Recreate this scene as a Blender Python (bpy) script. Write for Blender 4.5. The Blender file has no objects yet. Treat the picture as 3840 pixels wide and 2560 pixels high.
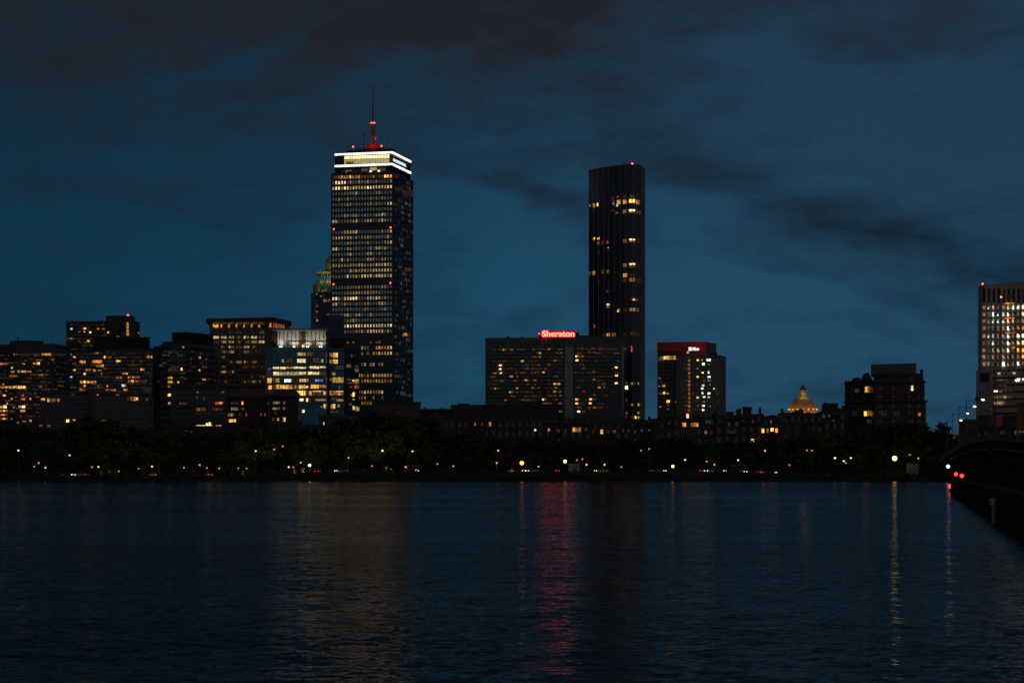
import bpy, math, random
from mathutils import Vector
R = random.Random(7)
S = bpy.context.scene
COL = S.collection
F, CX, HZ, H = 7467.0, 1920.0, 1767.0, 3.0      # focal length (photo px), optical axis, horizon row, eye height

def P(u, v, D): return Vector(((u-CX)/F*D, D, H+(HZ-v)/F*D))
def X(u, D): return (u-CX)/F*D
def Z(v, D): return H+(HZ-v)/F*D
def lerp(a, b, t): return a+(b-a)*t
def interp(tab, x):
    if x <= tab[0][0]: return tab[0][1]
    for (a, p), (b, q) in zip(tab, tab[1:]):
        if x <= b: return p+(q-p)*(x-a)/(b-a)
    return tab[-1][1]

# ------------------------------------------------------------------ materials
MATS = {}
def nodes_of(name):
    m = bpy.data.materials.new(name); m.use_nodes = True
    nt = m.node_tree; bs = nt.nodes['Principled BSDF']
    return m, nt, bs
def surf(name, c, rough=.8, c2=None, scale=.15, metal=0., spec=.5, bump=0.):
    """Rough wall or ground colour: two tones blended by a noise in object space."""
    if name in MATS: return MATS[name]
    m, nt, bs = nodes_of(name)
    c2 = c2 or tuple(x*.65 for x in c)
    tc = nt.nodes.new('ShaderNodeTexCoord')
    n = nt.nodes.new('ShaderNodeTexNoise'); n.inputs['Scale'].default_value = scale; n.inputs['Detail'].default_value = 6
    r = nt.nodes.new('ShaderNodeMapRange'); r.inputs['From Min'].default_value = .35; r.inputs['From Max'].default_value = .65
    x = nt.nodes.new('ShaderNodeMix'); x.data_type = 'RGBA'
    nt.links.new(tc.outputs['Object'], n.inputs['Vector']); nt.links.new(n.outputs['Fac'], r.inputs['Value'])
    nt.links.new(r.outputs['Result'], x.inputs['Factor'])
    x.inputs['A'].default_value = (*c2, 1); x.inputs['B'].default_value = (*c, 1)
    nt.links.new(x.outputs['Result'], bs.inputs['Base Color'])
    bs.inputs['Roughness'].default_value = rough; bs.inputs['Metallic'].default_value = metal
    bs.inputs['Specular IOR Level'].default_value = spec
    MATS[name] = m
    return m
def banded(name, c, c2, period, duty=.5, rough=.6, axis='Z'):
    """Wall with alternating floor bands (spandrel / glass strip) every `period` metres."""
    if name in MATS: return MATS[name]
    m, nt, bs = nodes_of(name)
    tc = nt.nodes.new('ShaderNodeTexCoord'); sp = nt.nodes.new('ShaderNodeSeparateXYZ')
    nt.links.new(tc.outputs['Object'], sp.inputs[0])
    d = nt.nodes.new('ShaderNodeMath'); d.operation = 'DIVIDE'; d.inputs[1].default_value = period
    f = nt.nodes.new('ShaderNodeMath'); f.operation = 'FRACT'
    g = nt.nodes.new('ShaderNodeMath'); g.operation = 'GREATER_THAN'; g.inputs[1].default_value = duty
    nt.links.new(sp.outputs[axis], d.inputs[0]); nt.links.new(d.outputs[0], f.inputs[0]); nt.links.new(f.outputs[0], g.inputs[0])
    n = nt.nodes.new('ShaderNodeTexNoise'); n.inputs['Scale'].default_value = .12; n.inputs['Detail'].default_value = 5
    nt.links.new(tc.outputs['Object'], n.inputs['Vector'])
    x = nt.nodes.new('ShaderNodeMix'); x.data_type = 'RGBA'
    x.inputs['A'].default_value = (*c, 1); x.inputs['B'].default_value = (*c2, 1)
    nt.links.new(g.outputs[0], x.inputs['Factor'])
    y = nt.nodes.new('ShaderNodeMix'); y.data_type = 'RGBA'; y.blend_type = 'MULTIPLY'; y.inputs['Factor'].default_value = .5
    nt.links.new(x.outputs['Result'], y.inputs['A']); nt.links.new(n.outputs['Color'], y.inputs['B'])
    nt.links.new(y.outputs['Result'], bs.inputs['Base Color'])
    ro = nt.nodes.new('ShaderNodeMapRange'); ro.inputs['To Min'].default_value = rough; ro.inputs['To Max'].default_value = .28
    nt.links.new(g.outputs[0], ro.inputs['Value']); nt.links.new(ro.outputs['Result'], bs.inputs['Roughness'])
    MATS[name] = m
    return m
def glow(name, c, k, var=0., sample=False, scale=.8):
    """Something that gives off light; `var` breaks the pane up (blinds, ceiling lamps, furniture behind it)."""
    if name in MATS: return MATS[name]
    m, nt, bs = nodes_of(name)
    bs.inputs['Base Color'].default_value = (.01, .012, .014, 1); bs.inputs['Roughness'].default_value = .3
    bs.inputs['Emission Color'].default_value = (*c, 1); bs.inputs['Emission Strength'].default_value = k
    if var:
        g = nt.nodes.new('ShaderNodeNewGeometry')
        n = nt.nodes.new('ShaderNodeTexNoise'); n.inputs['Scale'].default_value = scale; n.inputs['Detail'].default_value = 1.5
        r = nt.nodes.new('ShaderNodeMapRange'); r.inputs['From Min'].default_value = .3; r.inputs['From Max'].default_value = .7
        r.inputs['To Min'].default_value = k*(1-var); r.inputs['To Max'].default_value = k*(1+var)
        oi = nt.nodes.new('ShaderNodeObjectInfo')
        q = nt.nodes.new('ShaderNodeMapRange'); q.inputs['To Min'].default_value = 1-.4*var; q.inputs['To Max'].default_value = 1+.4*var
        mu = nt.nodes.new('ShaderNodeMath'); mu.operation = 'MULTIPLY'
        nt.links.new(g.outputs['Position'], n.inputs['Vector']); nt.links.new(n.outputs['Fac'], r.inputs['Value'])
        nt.links.new(oi.outputs['Random'], q.inputs['Value'])
        nt.links.new(r.outputs['Result'], mu.inputs[0]); nt.links.new(q.outputs['Result'], mu.inputs[1])
        nt.links.new(mu.outputs[0], bs.inputs['Emission Strength'])
        n2 = nt.nodes.new('ShaderNodeTexNoise'); n2.inputs['Scale'].default_value = 1.9; n2.inputs['Detail'].default_value = 1
        r2 = nt.nodes.new('ShaderNodeMapRange'); r2.inputs['From Min'].default_value = .42; r2.inputs['From Max'].default_value = .68
        x = nt.nodes.new('ShaderNodeMix'); x.data_type = 'RGBA'; x.inputs['A'].default_value = (c[0]*.95, c[1]*.85, c[2]*.7, 1); x.inputs['B'].default_value = tuple(.9*q+.10 for q in c)+(1,)
        nt.links.new(g.outputs['Position'], n2.inputs['Vector']); nt.links.new(n2.outputs['Fac'], r2.inputs['Value']); nt.links.new(r2.outputs['Result'], x.inputs['Factor'])
        nt.links.new(x.outputs['Result'], bs.inputs['Emission Color'])
    m.cycles.emission_sampling = 'FRONT_BACK' if sample else 'NONE'
    MATS[name] = m
    return m
HUE = {'y': (1, .52, .06), 'o': (1, .31, .03), 'w': (1, .74, .40), 'c': (.80, 1, .92), 'b': (.12, .22, 1), 'r': (1, .06, .03), 't': (.42, .62, .70), 'v': (1, .78, .32)}
LEV = {'1': .011, '2': .030, '3': .08, '4': .23, '5': .65, '6': 1.7, '7': 2.2, 'a': .10, 'b': .15, 'c': .25, 'd': .42, 'e': .95, 'f': .07}
def win(code): return glow('glow pane '+code, HUE[code[0]], LEV[code[1]], .7, False, 1.1)  # hue t is unlit glass; its faint sky sheen is put in as glow
GLASS = surf('dark window glass', (.035, .045, .05), .08, (.015, .02, .024), .3, spec=.8)
STEEL = surf('dark steel', (.05, .05, .052), .5, (.03, .03, .032), .6)
POST = surf('lamp post paint', (.06, .062, .06), .45, (.035, .035, .035), 2.)
PENT = surf('penthouse cladding', (.045, .042, .042), .7, (.025, .024, .025), .2)
BRICK = surf('brick', (.085, .035, .026), .9, (.05, .023, .018), .5)
BRICK2 = surf('brown brick', (.065, .04, .03), .9, (.04, .026, .02), .5)
STONE = surf('brownstone', (.09, .066, .052), .9, (.06, .045, .036), .4)
CONC = surf('concrete', (.30, .28, .26), .85, (.22, .205, .19), .2)
ROOF = surf('slate roof', (.035, .035, .04), .7, (.022, .022, .026), .6)
REDROOF = surf('red tile roof', (.20, .05, .035), .8, (.11, .03, .025), .4)

# ------------------------------------------------------------------ mesh building
class MB:
    def __init__(s): s.v = []; s.f = []; s.m = []
    def add(s, vs, fs, mi=0):
        k = len(s.v); s.v += [tuple(p) for p in vs]; s.f += [tuple(i+k for i in f) for f in fs]; s.m += [mi]*len(fs)
        return s
    def box(s, x0, x1, y0, y1, z0, z1, mi=0):
        return s.add([(x0,y0,z0),(x1,y0,z0),(x1,y1,z0),(x0,y1,z0),(x0,y0,z1),(x1,y0,z1),(x1,y1,z1),(x0,y1,z1)],
                     [(3,2,1,0),(4,5,6,7),(0,1,5,4),(1,2,6,5),(2,3,7,6),(3,0,4,7)], mi)
    def prism(s, poly, z0, z1, mi=0, shrink=1.):
        n = len(poly); cx = sum(p[0] for p in poly)/n; cy = sum(p[1] for p in poly)/n
        z0s = z0 if isinstance(z0, (list, tuple)) else [z0]*n; z1s = z1 if isinstance(z1, (list, tuple)) else [z1]*n
        vs = [(p[0], p[1], z) for p, z in zip(poly, z0s)]+[(cx+(p[0]-cx)*shrink, cy+(p[1]-cy)*shrink, z) for p, z in zip(poly, z1s)]
        return s.add(vs, [tuple(range(n-1, -1, -1)), tuple(range(n, 2*n))]+[(i, (i+1) % n, (i+1) % n+n, i+n) for i in range(n)], mi)
    def obox(s, a, b, z0, z1, t0, t1, mi=0):
        """Box on the wall line a-b (xy), from t0 to t1 metres out in front of it."""
        d = Vector((b[0]-a[0], b[1]-a[1])); d.normalize(); n = Vector((d.y, -d.x))
        q = [(a[0]+n.x*t0, a[1]+n.y*t0), (a[0]+n.x*t1, a[1]+n.y*t1), (b[0]+n.x*t1, b[1]+n.y*t1), (b[0]+n.x*t0, b[1]+n.y*t0)]
        return s.prism(q, z0, z1, mi)
    def tube(s, p, q, r0, r1=None, n=8, mi=0):
        p = Vector(p); q = Vector(q); r1 = r0 if r1 is None else r1
        d = (q-p).normalized(); a = d.cross(Vector((0, 0, 1)) if abs(d.z) < .9 else Vector((1, 0, 0))).normalized(); b = d.cross(a)
        vs = []
        for c, r in ((p, r0), (q, r1)):
            vs += [c+(a*math.cos(2*math.pi*i/n)+b*math.sin(2*math.pi*i/n))*r for i in range(n)]
        return s.add(vs, [tuple(range(n)), tuple(range(2*n-1, n-1, -1))]+[(i+n, (i+1) % n+n, (i+1) % n, i) for i in range(n)], mi)
    def lathe(s, c, prof, n=20, mi=0):
        """prof: (radius, z) pairs from bottom to top."""
        vs = []; fs = []
        for r, z in prof: vs += [(c[0]+r*math.cos(2*math.pi*i/n), c[1]+r*math.sin(2*math.pi*i/n), c[2]+z) for i in range(n)]
        for k in range(len(prof)-1): fs += [(k*n+i, k*n+(i+1) % n, (k+1)*n+(i+1) % n, (k+1)*n+i) for i in range(n)]
        fs += [tuple(range(n-1, -1, -1)), tuple(range((len(prof)-1)*n, len(prof)*n))]
        return s.add(vs, fs, mi)
    def ball(s, c, r, n=10, sz=1., mi=0):
        return s.lathe(c, [(max(r*math.sin(a), .001), -r*sz*math.cos(a)) for a in [math.pi*i/(n-2) for i in range(n-1)]], n, mi)
    def build(s, name, mats, parent=None, smooth=False):
        me = bpy.data.meshes.new(name)
        off = parent_loc(parent)
        me.from_pydata([(x-off.x, y-off.y, z-off.z) for x, y, z in s.v], [], s.f)
        for m in (mats if isinstance(mats, (list, tuple)) else [mats]): me.materials.append(m)
        me.polygons.foreach_set('material_index', s.m)
        if smooth: me.polygons.foreach_set('use_smooth', [True]*len(s.f))
        me.update()
        o = bpy.data.objects.new(name, me); COL.objects.link(o)
        if parent: o.parent = parent
        return o
def parent_loc(p):
    v = Vector((0, 0, 0))
    while p is not None: v += Vector(p.location); p = p.parent
    return v
def tag(o, label, cat, group=None):
    o['label'] = label; o['category'] = cat
    if group: o['group'] = group
    return o
def thing(name, loc, label, cat, group=None):
    o = bpy.data.objects.new(name, None); COL.objects.link(o); o.location = loc; o.empty_display_size = 1
    return tag(o, label, cat, group)
def lamp(name, kind, loc, energy, color, parent, **kw):
    L = bpy.data.lights.new(name, kind); L.energy = energy; L.color = color
    for k, v in kw.items():
        if k != 'aim': setattr(L, k, v)
    o = bpy.data.objects.new(name, L); COL.objects.link(o)
    o.location = Vector(loc)-parent_loc(parent); o.parent = parent
    if 'aim' in kw: o.rotation_euler = (Vector(kw['aim'])-Vector(loc)).to_track_quat('-Z', 'Y').to_euler()
    return o
def copy_tree(o, parent=None):
    c = o.copy(); COL.objects.link(c); c.parent = parent
    for ch in list(o.children): copy_tree(ch, c)
    return c

LAND = [(-300, 130, "the left photo edge"), (130, 250, "the curved roof plant office"), (250, 400, 'the tall apartment slab'), (400, 575, 'the long black penthouse'),
        (575, 790, 'the black slab plant room'), (790, 1000, 'the corniced tan tower'), (1000, 1110, 'the blue glass block front'), (1110, 1235, 'the white lit crown screen'),
        (1235, 1390, "the tallest tower's lit windows"), (1390, 1550, "the tallest tower's dark side"), (1550, 1690, 'the sky right of tallest tower'), (1690, 1820, 'the dark hotel podium'),
        (1820, 1990, "the hotel's first ten bays"), (1990, 2125, 'the red rooftop sign'), (2125, 2210, "the hotel's pale stair core"), (2210, 2430, 'the black glass skyscraper'), (2430, 2580, 'the red washed top'), (2580, 2730, 'the grey office wing'),
        (2730, 2840, 'the stubby square roof tower'), (2840, 2940, 'the sky before the dome'), (2940, 3080, 'the lit dome'), (3080, 3270, 'the gabled chimneys'), (3270, 3480, 'the square rooftop storey'), (3480, 4400, 'the bridge end')]
ORD = ['first', 'second', 'third', 'fourth', 'fifth', 'sixth', 'seventh', 'eighth', 'ninth', 'tenth', 'eleventh', 'twelfth', 'thirteenth', 'fourteenth', 'fifteenth', 'sixteenth', 'seventeenth', 'eighteenth', 'nineteenth', 'twentieth']
def place_labels(items, fmt, only):
    """items: (u, object). Gives each the label of its own place under the skyline landmark above it."""
    for a, b, ph in LAND:
        g = sorted([t for t in items if a <= t[0] < b], key=lambda t: t[0])
        for i, (u, o) in enumerate(g):
            o['label'] = (only.format(ph=ph) if len(g) == 1 else fmt.format(ord=ORD[i], n=len(g), ph=ph))

# ------------------------------------------------------------------ ground, water
ROADZ = [(-1500, 1.3), (-95, 1.3), (-60, 2.6), (70, 2.6), (100, 1.3), (1500, 1.3)]
def gz(x, y):
    if y < 607: return lerp(-1.2, .35, (y-603)/4)
    b = interp(ROADZ, x)-.1
    if y < 636: return lerp(.35, b, ((y-607)/29)**.8)
    return b
xs = [-6000, -2500, -1500, -800, -400, -250]+[-200+8*i for i in range(51)]+[250, 400, 800, 1500, 2500, 6000]
ys = [603, 607, 611, 616, 622, 629, 636, 641, 652, 680, 720, 800, 1000, 1500, 2500, 5000, 9000]
g = MB(); nx = len(xs)
g.add([(x, y, gz(x, y)) for y in ys for x in xs], [(j*nx+i, j*nx+i+1, (j+1)*nx+i+1, (j+1)*nx+i) for j in range(len(ys)-1) for i in range(nx-1)])
o = g.build('ground', surf('grass and earth', (.035, .05, .02), .95, (.03, .028, .018), .12)); o['kind'] = 'structure'
r = MB()
r.add([(x, y, gz(x, y)+.06) for x in xs for y in (642, 651)], [(2*i, 2*i+2, 2*i+3, 2*i+1) for i in range(nx-1)])
o = r.build('road', surf('asphalt', (.05, .05, .052), .85, (.035, .035, .036), .5)); o['kind'] = 'structure'
m_, nt, bs = nodes_of('river water')
bs.inputs['Base Color'].default_value = (.002, .004, .006, 1); bs.inputs['Roughness'].default_value = .10; bs.inputs['IOR'].default_value = 1.33; bs.inputs['Specular IOR Level'].default_value = .10
def vmath(op, a, b=None):
    n = nt.nodes.new('ShaderNodeVectorMath'); n.operation = op
    for i, q in enumerate((a, b)):
        if q is None: continue
        if hasattr(q, 'is_output'): nt.links.new(q, n.inputs[i])
        else: n.inputs[i].default_value = q
    return n.outputs['Vector']
def nmath(t, op, a, b=None):
    n = t.nodes.new('ShaderNodeMath'); n.operation = op
    for i, q in enumerate((a, b)):
        if q is None: continue
        if hasattr(q, 'is_output'): t.links.new(q, n.inputs[i])
        else: n.inputs[i].default_value = q
    return n.outputs[0]
geo = nt.nodes.new('ShaderNodeNewGeometry'); acc = None
for sc, st, amp, det in ((.4, (.6, 1, 1), .12, 2), (2.0, (.6, 1, 1), .32, 3), (7.5, (.7, 1, 1), .54, 3)):
    vm = vmath('MULTIPLY', geo.outputs['Position'], st)
    n = nt.nodes.new('ShaderNodeTexNoise'); n.inputs['Scale'].default_value = sc; n.inputs['Detail'].default_value = det
    nt.links.new(vm, n.inputs['Vector'])
    d = vmath('MULTIPLY', vmath('SUBTRACT', n.outputs['Color'], (.5, .5, .5)), (amp*.46, amp, 0))
    acc = d if acc is None else vmath('ADD', acc, d)
# gusts: broad bands of rougher and smoother water
n = nt.nodes.new('ShaderNodeTexNoise'); n.inputs['Scale'].default_value = .02; n.inputs['Detail'].default_value = 3
nt.links.new(vmath('MULTIPLY', geo.outputs['Position'], (.3, 1.2, 1)), n.inputs['Vector'])
mr = nt.nodes.new('ShaderNodeMapRange'); mr.inputs['From Min'].default_value = .35; mr.inputs['From Max'].default_value = .65
mr.inputs['To Min'].default_value = .5; mr.inputs['To Max'].default_value = 1.45
nt.links.new(n.outputs['Fac'], mr.inputs['Value'])
sc_ = nt.nodes.new('ShaderNodeVectorMath'); sc_.operation = 'SCALE'; nt.links.new(acc, sc_.inputs[0]); nt.links.new(mr.outputs['Result'], sc_.inputs['Scale'])
nt.links.new(vmath('NORMALIZE', vmath('ADD', sc_.outputs['Vector'], (0, -.05, 1))), bs.inputs['Normal'])
nrm = bs.inputs['Normal'].links[0].from_socket
fr = nt.nodes.new('ShaderNodeFresnel'); fr.inputs['IOR'].default_value = 1.30; nt.links.new(nrm, fr.inputs['Normal'])
gl = nt.nodes.new('ShaderNodeBsdfGlossy'); gl.inputs['Roughness'].default_value = .10; gl.inputs['Color'].default_value = (.9, .9, .9, 1); nt.links.new(nrm, gl.inputs['Normal'])
df = nt.nodes.new('ShaderNodeBsdfDiffuse'); df.inputs['Color'].default_value = (.03, .03, .03, 1)
mx = nt.nodes.new('ShaderNodeMixShader'); nt.links.new(nmath(nt, 'MULTIPLY', fr.outputs[0], .54), mx.inputs['Fac'])
nt.links.new(df.outputs[0], mx.inputs[1]); nt.links.new(gl.outputs[0], mx.inputs[2])
nt.links.new(mx.outputs[0], nt.nodes['Material Output'].inputs['Surface']); nt.nodes.remove(bs)
w = MB(); w.add([(-6000, -400, 0), (6000, -400, 0), (6000, 606.5, 0), (-6000, 606.5, 0)], [(0, 1, 2, 3)])
o = w.build('water', m_); o['kind'] = 'structure'

# ------------------------------------------------------------------ buildings
class Bld:
    def __init__(s, name, label, plan, vtop, mat, back=30, ref=0, group=None, cat='building', z0=1.):
        s.plan = [Vector((X(u, D), D)) for u, D in plan]; s.us = [u for u, D in plan]
        s.ztop = Z(vtop, plan[ref][1]); s.z0 = z0
        s.poly = list(s.plan)+[p*(1+back/p.y) for p in reversed(s.plan)] if back else list(s.plan)
        cx = sum(p.x for p in s.poly)/len(s.poly); cy = sum(p.y for p in s.poly)/len(s.poly)
        s.root = thing(name, (cx, cy, z0), label, cat, group)
        s.panes = []; s.mat = mat; s.wall = MB(); s.wall.prism(s.poly, z0, s.ztop)
    def at(s, u, face=None):
        k = (u-CX)/F
        if face is None:
            face = 0
            for i in range(len(s.plan)-1):
                if s.us[i] <= u: face = i
        a, b = s.plan[face], s.plan[face+1]
        t = (k*a.y-a.x)/((b.x-a.x)-k*(b.y-a.y))
        return a+(b-a)*t, face
    def rect(s, u0, v0, u1, v1, out=.12, mb=None, face=None, zs=None, inn=-.1, mi=0):
        """A box on the wall that covers the rectangle u0..u1, v0..v1 of the wall's view."""
        c, f = s.at((u0+u1)/2, face); p, _ = s.at(u0, f); q, _ = s.at(u1, f)
        z1, z0 = (Z(v0, c.y), Z(v1, c.y)) if zs is None else zs
        mb = mb or MB(); mb.obox(p, q, z0, z1, inn, out, mi)
        return mb
    def pane(s, u0, v0, u1, v1, code, split=True, out=.12, px=9.5, face=None):
        n = max(1, round((u1-u0)/px)) if split else 1
        w = (u1-u0)/n; gap = .9 if n > 1 else 0
        for i in range(n):
            lv = code
            if n > 2 and code[1] in '345' and R.random() < .35: lv = code[0]+str(int(code[1])+R.choice((-1, -1, 1)))
            s.panes.append((lv, s.rect(u0+i*w+gap/2, v0, u0+(i+1)*w-gap/2, v1, out, face=face)))
    def lit(s, ox, oy, sc, text, **kw):
        for line in text.replace('\n', ' ').split(','):
            t = line.split()
            if not t: continue
            x0, y0, x1, y1 = map(float, t[:4]); s.pane(ox+x0/sc, oy+y0/sc, ox+x1/sc, oy+y1/sc, t[4], **kw)
    def spots(s, ox, oy, sc, w, h, text):
        for line in text.replace('\n', ' ').split(','):
            t = line.split()
            if t: x, y = float(t[0]), float(t[1]); s.pane(ox+(x-w/2)/sc, oy+(y-h/2)/sc, ox+(x+w/2)/sc, oy+(y+h/2)/sc, t[2], False)
    def glassgrid(s, u0, u1, nu, v0, v1, nv, w, h, mat=None, skip=None):
        """Unlit panes in rows and columns: countless, so they become one stuff part."""
        mb = MB()
        for i in range(nu):
            for j in range(nv):
                if skip and skip(i, j): continue
                u = lerp(u0, u1, (i+.5)/nu); v = lerp(v0, v1, (j+.5)/nv)
                s.rect(u-w/2, v-h/2, u+w/2, v+h/2, .05, mb)
        o = s.part('window_grid', mb, mat or GLASS); o['kind'] = 'stuff'
        return o
    def dim(s, u0, u1, du, v0, v1, dv, w, h, share, out=.2, seed=1):
        r = random.Random(seed); v = v0
        while v < v1:
            u = u0; run = 0
            while u < u1:
                if run <= 0 and r.random() < share*.4: run = r.choice((1, 2, 2, 3, 4)); code = r.choice(('o2', 'o2', 'o3', 'y2', 't2', 'o3', 'w2'))
                if run > 0: s.panes.append((code, s.rect(u-w/2, v-h/2, u+w/2, v+h/2, out))); run -= 1
                u += du
            v += dv
    def part(s, name, mb, mat, smooth=False): return mb.build(name, mat, s.root, smooth)
    def roofbox(s, name, u0, u1, v0, v1, D, depth, mat, sink=.3):
        """A rooftop volume seen from u0 to u1 at depth D, top at v0 and standing on the roof at v1."""
        mb = MB(); mb.prism([(X(u0, D), D), (X(u1, D), D), (X(u1, D+depth), D+depth), (X(u0, D+depth), D+depth)], Z(v1, D)-sink, Z(v0, D))
        return s.part(name, mb, mat)
    def done(s):
        s.part('wall', s.wall, s.mat)
        order = sorted(range(len(s.panes)), key=lambda i: -LEV[s.panes[i][0][1]])
        rest = MB(); mats = []
        for k, i in enumerate(order):
            code, mb = s.panes[i]
            if k < 98: s.part('window', mb, win(code))
            else:
                m = win(code)
                if m not in mats: mats.append(m)
                rest.add(mb.v, mb.f, mats.index(m))
        if rest.v: o = s.part('window_row', rest, mats); o['kind'] = 'stuff'
        return s

# ---- the tall tower with the white crown
T = Bld('office_tower', 'tallest tower, dark grid of office windows, two white light bands round its crown',
        [(1241, 1379), (1472, 1370), (1550, 1415)], 650, banded('bronze spandrels', (.055, .054, .058), (.03, .036, .042), 3.81, .42, .5), back=45)
rows = {0: '166661422422422311113', 1: '566466455455655555566', 2: '111122235111111231111', 3: '113113211111121213211', 4: '111223212112231221145',
 5: '111111111111111111111', 6: '111133234112211335311', 7: '552112235112441135311', 9: '111234445111111113135', 10: '344434413122331222241', 11: '111113312121311111335',
 12: '552113312111231443411', 13: '112113411111441131111', 14: '111513111111443113311', 15: '434323333443233444543', 16: '111111434344334444543', 17: '111115234255452555535',
 19: '111112222312231113311', 20: '111112333323333321111', 21: '664155666211454551311', 22: '451132212112311145311', 23: '111112212112211112311', 24: '111235214411141111111',
 25: '111312342111111111111', 26: '000046546545555555456', 27: '000021112241455545141', 29: '000003030000030330000', 30: '00000000004320045445 '.strip()+'6', 31: '000000000020204253456',
 33: '0000000000250440240 0'.replace(' ', '0'), 35: '000000000541415444444', 36: '000000000024542544322', 38: '000000000245442246000', 39: '000000000334002002000', 40: '000000000033330000000'}
for k, st in rows.items():
    z = Z(686.3+20.65*k, 1379)
    for i, ch in enumerate(st[:21]):
        if ch == '0': continue
        hue = 't' if ch == '1' else ('w' if k < 28 else 'y')
        if ch == '2': hue = R.choice('tww')
        if k in (15, 16, 17) and ch != '1': hue = R.choice('wvv')
        if k >= 28 and R.random() < .25: hue = R.choice('wo')
        u = 1250.1+10.8*i; lv = 'fabcde'[int(ch)-1]
        hh = 1.02 if k != 29 else .6
        T.panes.append((hue+lv, T.rect(u-2.9, 0, u+2.9, 0, .12, face=0, zs=(z-hh, z+hh))))
for i, (a, b, c) in enumerate(((120, 250, 'o3'), (265, 395, 'y4'), (410, 540, 'y4'), (555, 685, 'o3'), (700, 830, 'o3'), (845, 975, 'o3'), (990, 1120, 'y5'))):
    T.pane(1220+a/4.48, 657.5+.6*(3-i), 1220+b/4.48, 668+.6*(3-i), c, px=8, face=0)
    if i in (1, 2, 3): T.pane(1220+a/4.48, 657+.6*(3-i), 1220+a/4.48+5, 669+.6*(3-i), 'y5', out=.2, face=0)
    if i in (1, 2): T.pane(1231+a/4.48, 666+.6*(3-i), 1241+a/4.48, 669.5+.6*(3-i), 'b5', out=.25, face=0)
T.glassgrid(1476, 1548, 14, 690, 1500, 39, 3.2, 9.5, surf('tower side glass', (.09, .10, .12), .3, (.05, .058, .07), .25, spec=.8))
T.lit(1150, 920, 4.481, '1535 345 1600 385 o3,1650 375 1785 440 o3,1610 460 1670 500 o3,1640 560 1730 610 y2,1670 755 1720 790 o3,1610 920 1650 955 o3,1485 970 1510 1005 o3,1610 1020 1655 1050 o3,1540 1370 1655 1410 y2,1610 1470 1690 1520 o5,1692 1490 1710 1530 o3,1705 230 1745 250 o2', face=1)
T.lit(1220, 1220, 4.61, '1350 420 1360 440 y2,1395 430 1460 465 y2,1200 490 1260 520 y2,1430 640 1465 660 y2,1425 900 1450 945 o3,1485 740 1505 765 o3,1200 780 1250 810 y2,1185 865 1230 895 y2,1290 1180 1420 1215 y2,1425 1190 1490 1225 o3,1400 1010 1430 1030 o2', face=1)
T.lit(1220, 620, 4.48, '1155 165 1240 215 o2,1355 275 1415 320 y2,1160 370 1300 420 y2,1300 420 1480 520 o2', face=1)
rs_ = random.Random(11)
for k in range(39):
    z = Z(686.3+20.65*k, 1379)
    for i in range(14):
        if rs_.random() < .22:
            u = 1478.6+5.14*i; T.panes.append((rs_.choice(('o2', 'w2', 't3', 'y2', 'w1', 'wf')), T.rect(u-1.6, 0, u+1.6, 0, .2, face=1, zs=(z-1, z+1))))
gm = MB()
for i in range(22): T.rect(1244.7+10.8*i-.9, 0, 1244.7+10.8*i+.9, 0, .35, gm, 0, (4, T.ztop-.1))
for i in range(15): T.rect(1475.5+5.1*i-.3, 0, 1475.5+5.1*i+.3, 0, .35, gm, 1, (4, T.ztop-.1))
T.part('facade_pier', gm, surf('anodised mullion', (.10, .10, .11), .45, (.075, .075, .085), .4))
cp = [Vector((X(u, D), D)) for u, D in ((1265, 1380), (1462, 1372.5), (1530, 1411))]
cpoly = cp+[p*(1+38/p.y) for p in reversed(cp)]
zc1, zc2 = 222.4, 214.4
mb = MB(); mb.prism([p+(Vector((X(1395, 1395), 1395))-p)*.1 for p in cpoly], T.ztop-.3, zc2-.4); T.part('recessed_storey', mb, surf('recess wall', (.06, .055, .045), .6))
mb = MB(); mb.prism(cpoly, zc2-.2, zc1+.3); T.part('crown_wall', mb, surf('crown wall', (.055, .05, .034), .7, (.04, .036, .024), .2))
WHITE = glow('white light band', (.93, .97, 1), 2.2, 0, True)
bp = [Vector((X(u, D), D)) for u, D in ((1256, 1381), (1470, 1371), (1539, 1412))]
bpoly = bp+[p*(1+44/p.y) for p in reversed(bp)]
SOFF = surf('pale soffit', (.6, .58, .52), .7)
for zc in (zc1, zc2):
    mb = MB(); mb.prism(bpoly, zc-.9, zc+.7); T.part('crown_ledge', mb, SOFF)
    mb = MB()
    for a, b in zip(bp, bp[1:]): mb.obox(a, b, zc-.5, zc+.6, .05, .6)
    T.part('light_band', mb, WHITE)
class Face:
    pass
def on_line(a, b, u):
    k = (u-CX)/F; t = (k*a.y-a.x)/((b.x-a.x)-k*(b.y-a.y)); return a+(b-a)*t
for i in range(16):
    ua = 1291+10.6*i
    for z0, z1, c in ((219, 221.2, 'v5'), (215.6, 218.6, 'v3')):
        mb = MB(); mb.obox(on_line(cp[0], cp[1], ua+.6), on_line(cp[0], cp[1], ua+9.8), z0, z1, 0, .15)
        T.part('crown_window', mb, glow('crown pane '+c, (1, .86, .42), {'v5': 1.5, 'v3': .42}[c], .3))
mb = MB(); mb.obox(on_line(cp[0], cp[1], 1297), on_line(cp[0], cp[1], 1326), 215.5, 217.3, .15, .3); T.part('crown_window', mb, win('o4'))
rp = [p+(Vector((X(1395, 1395), 1395))-p)*.1 for p in cp]
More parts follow.
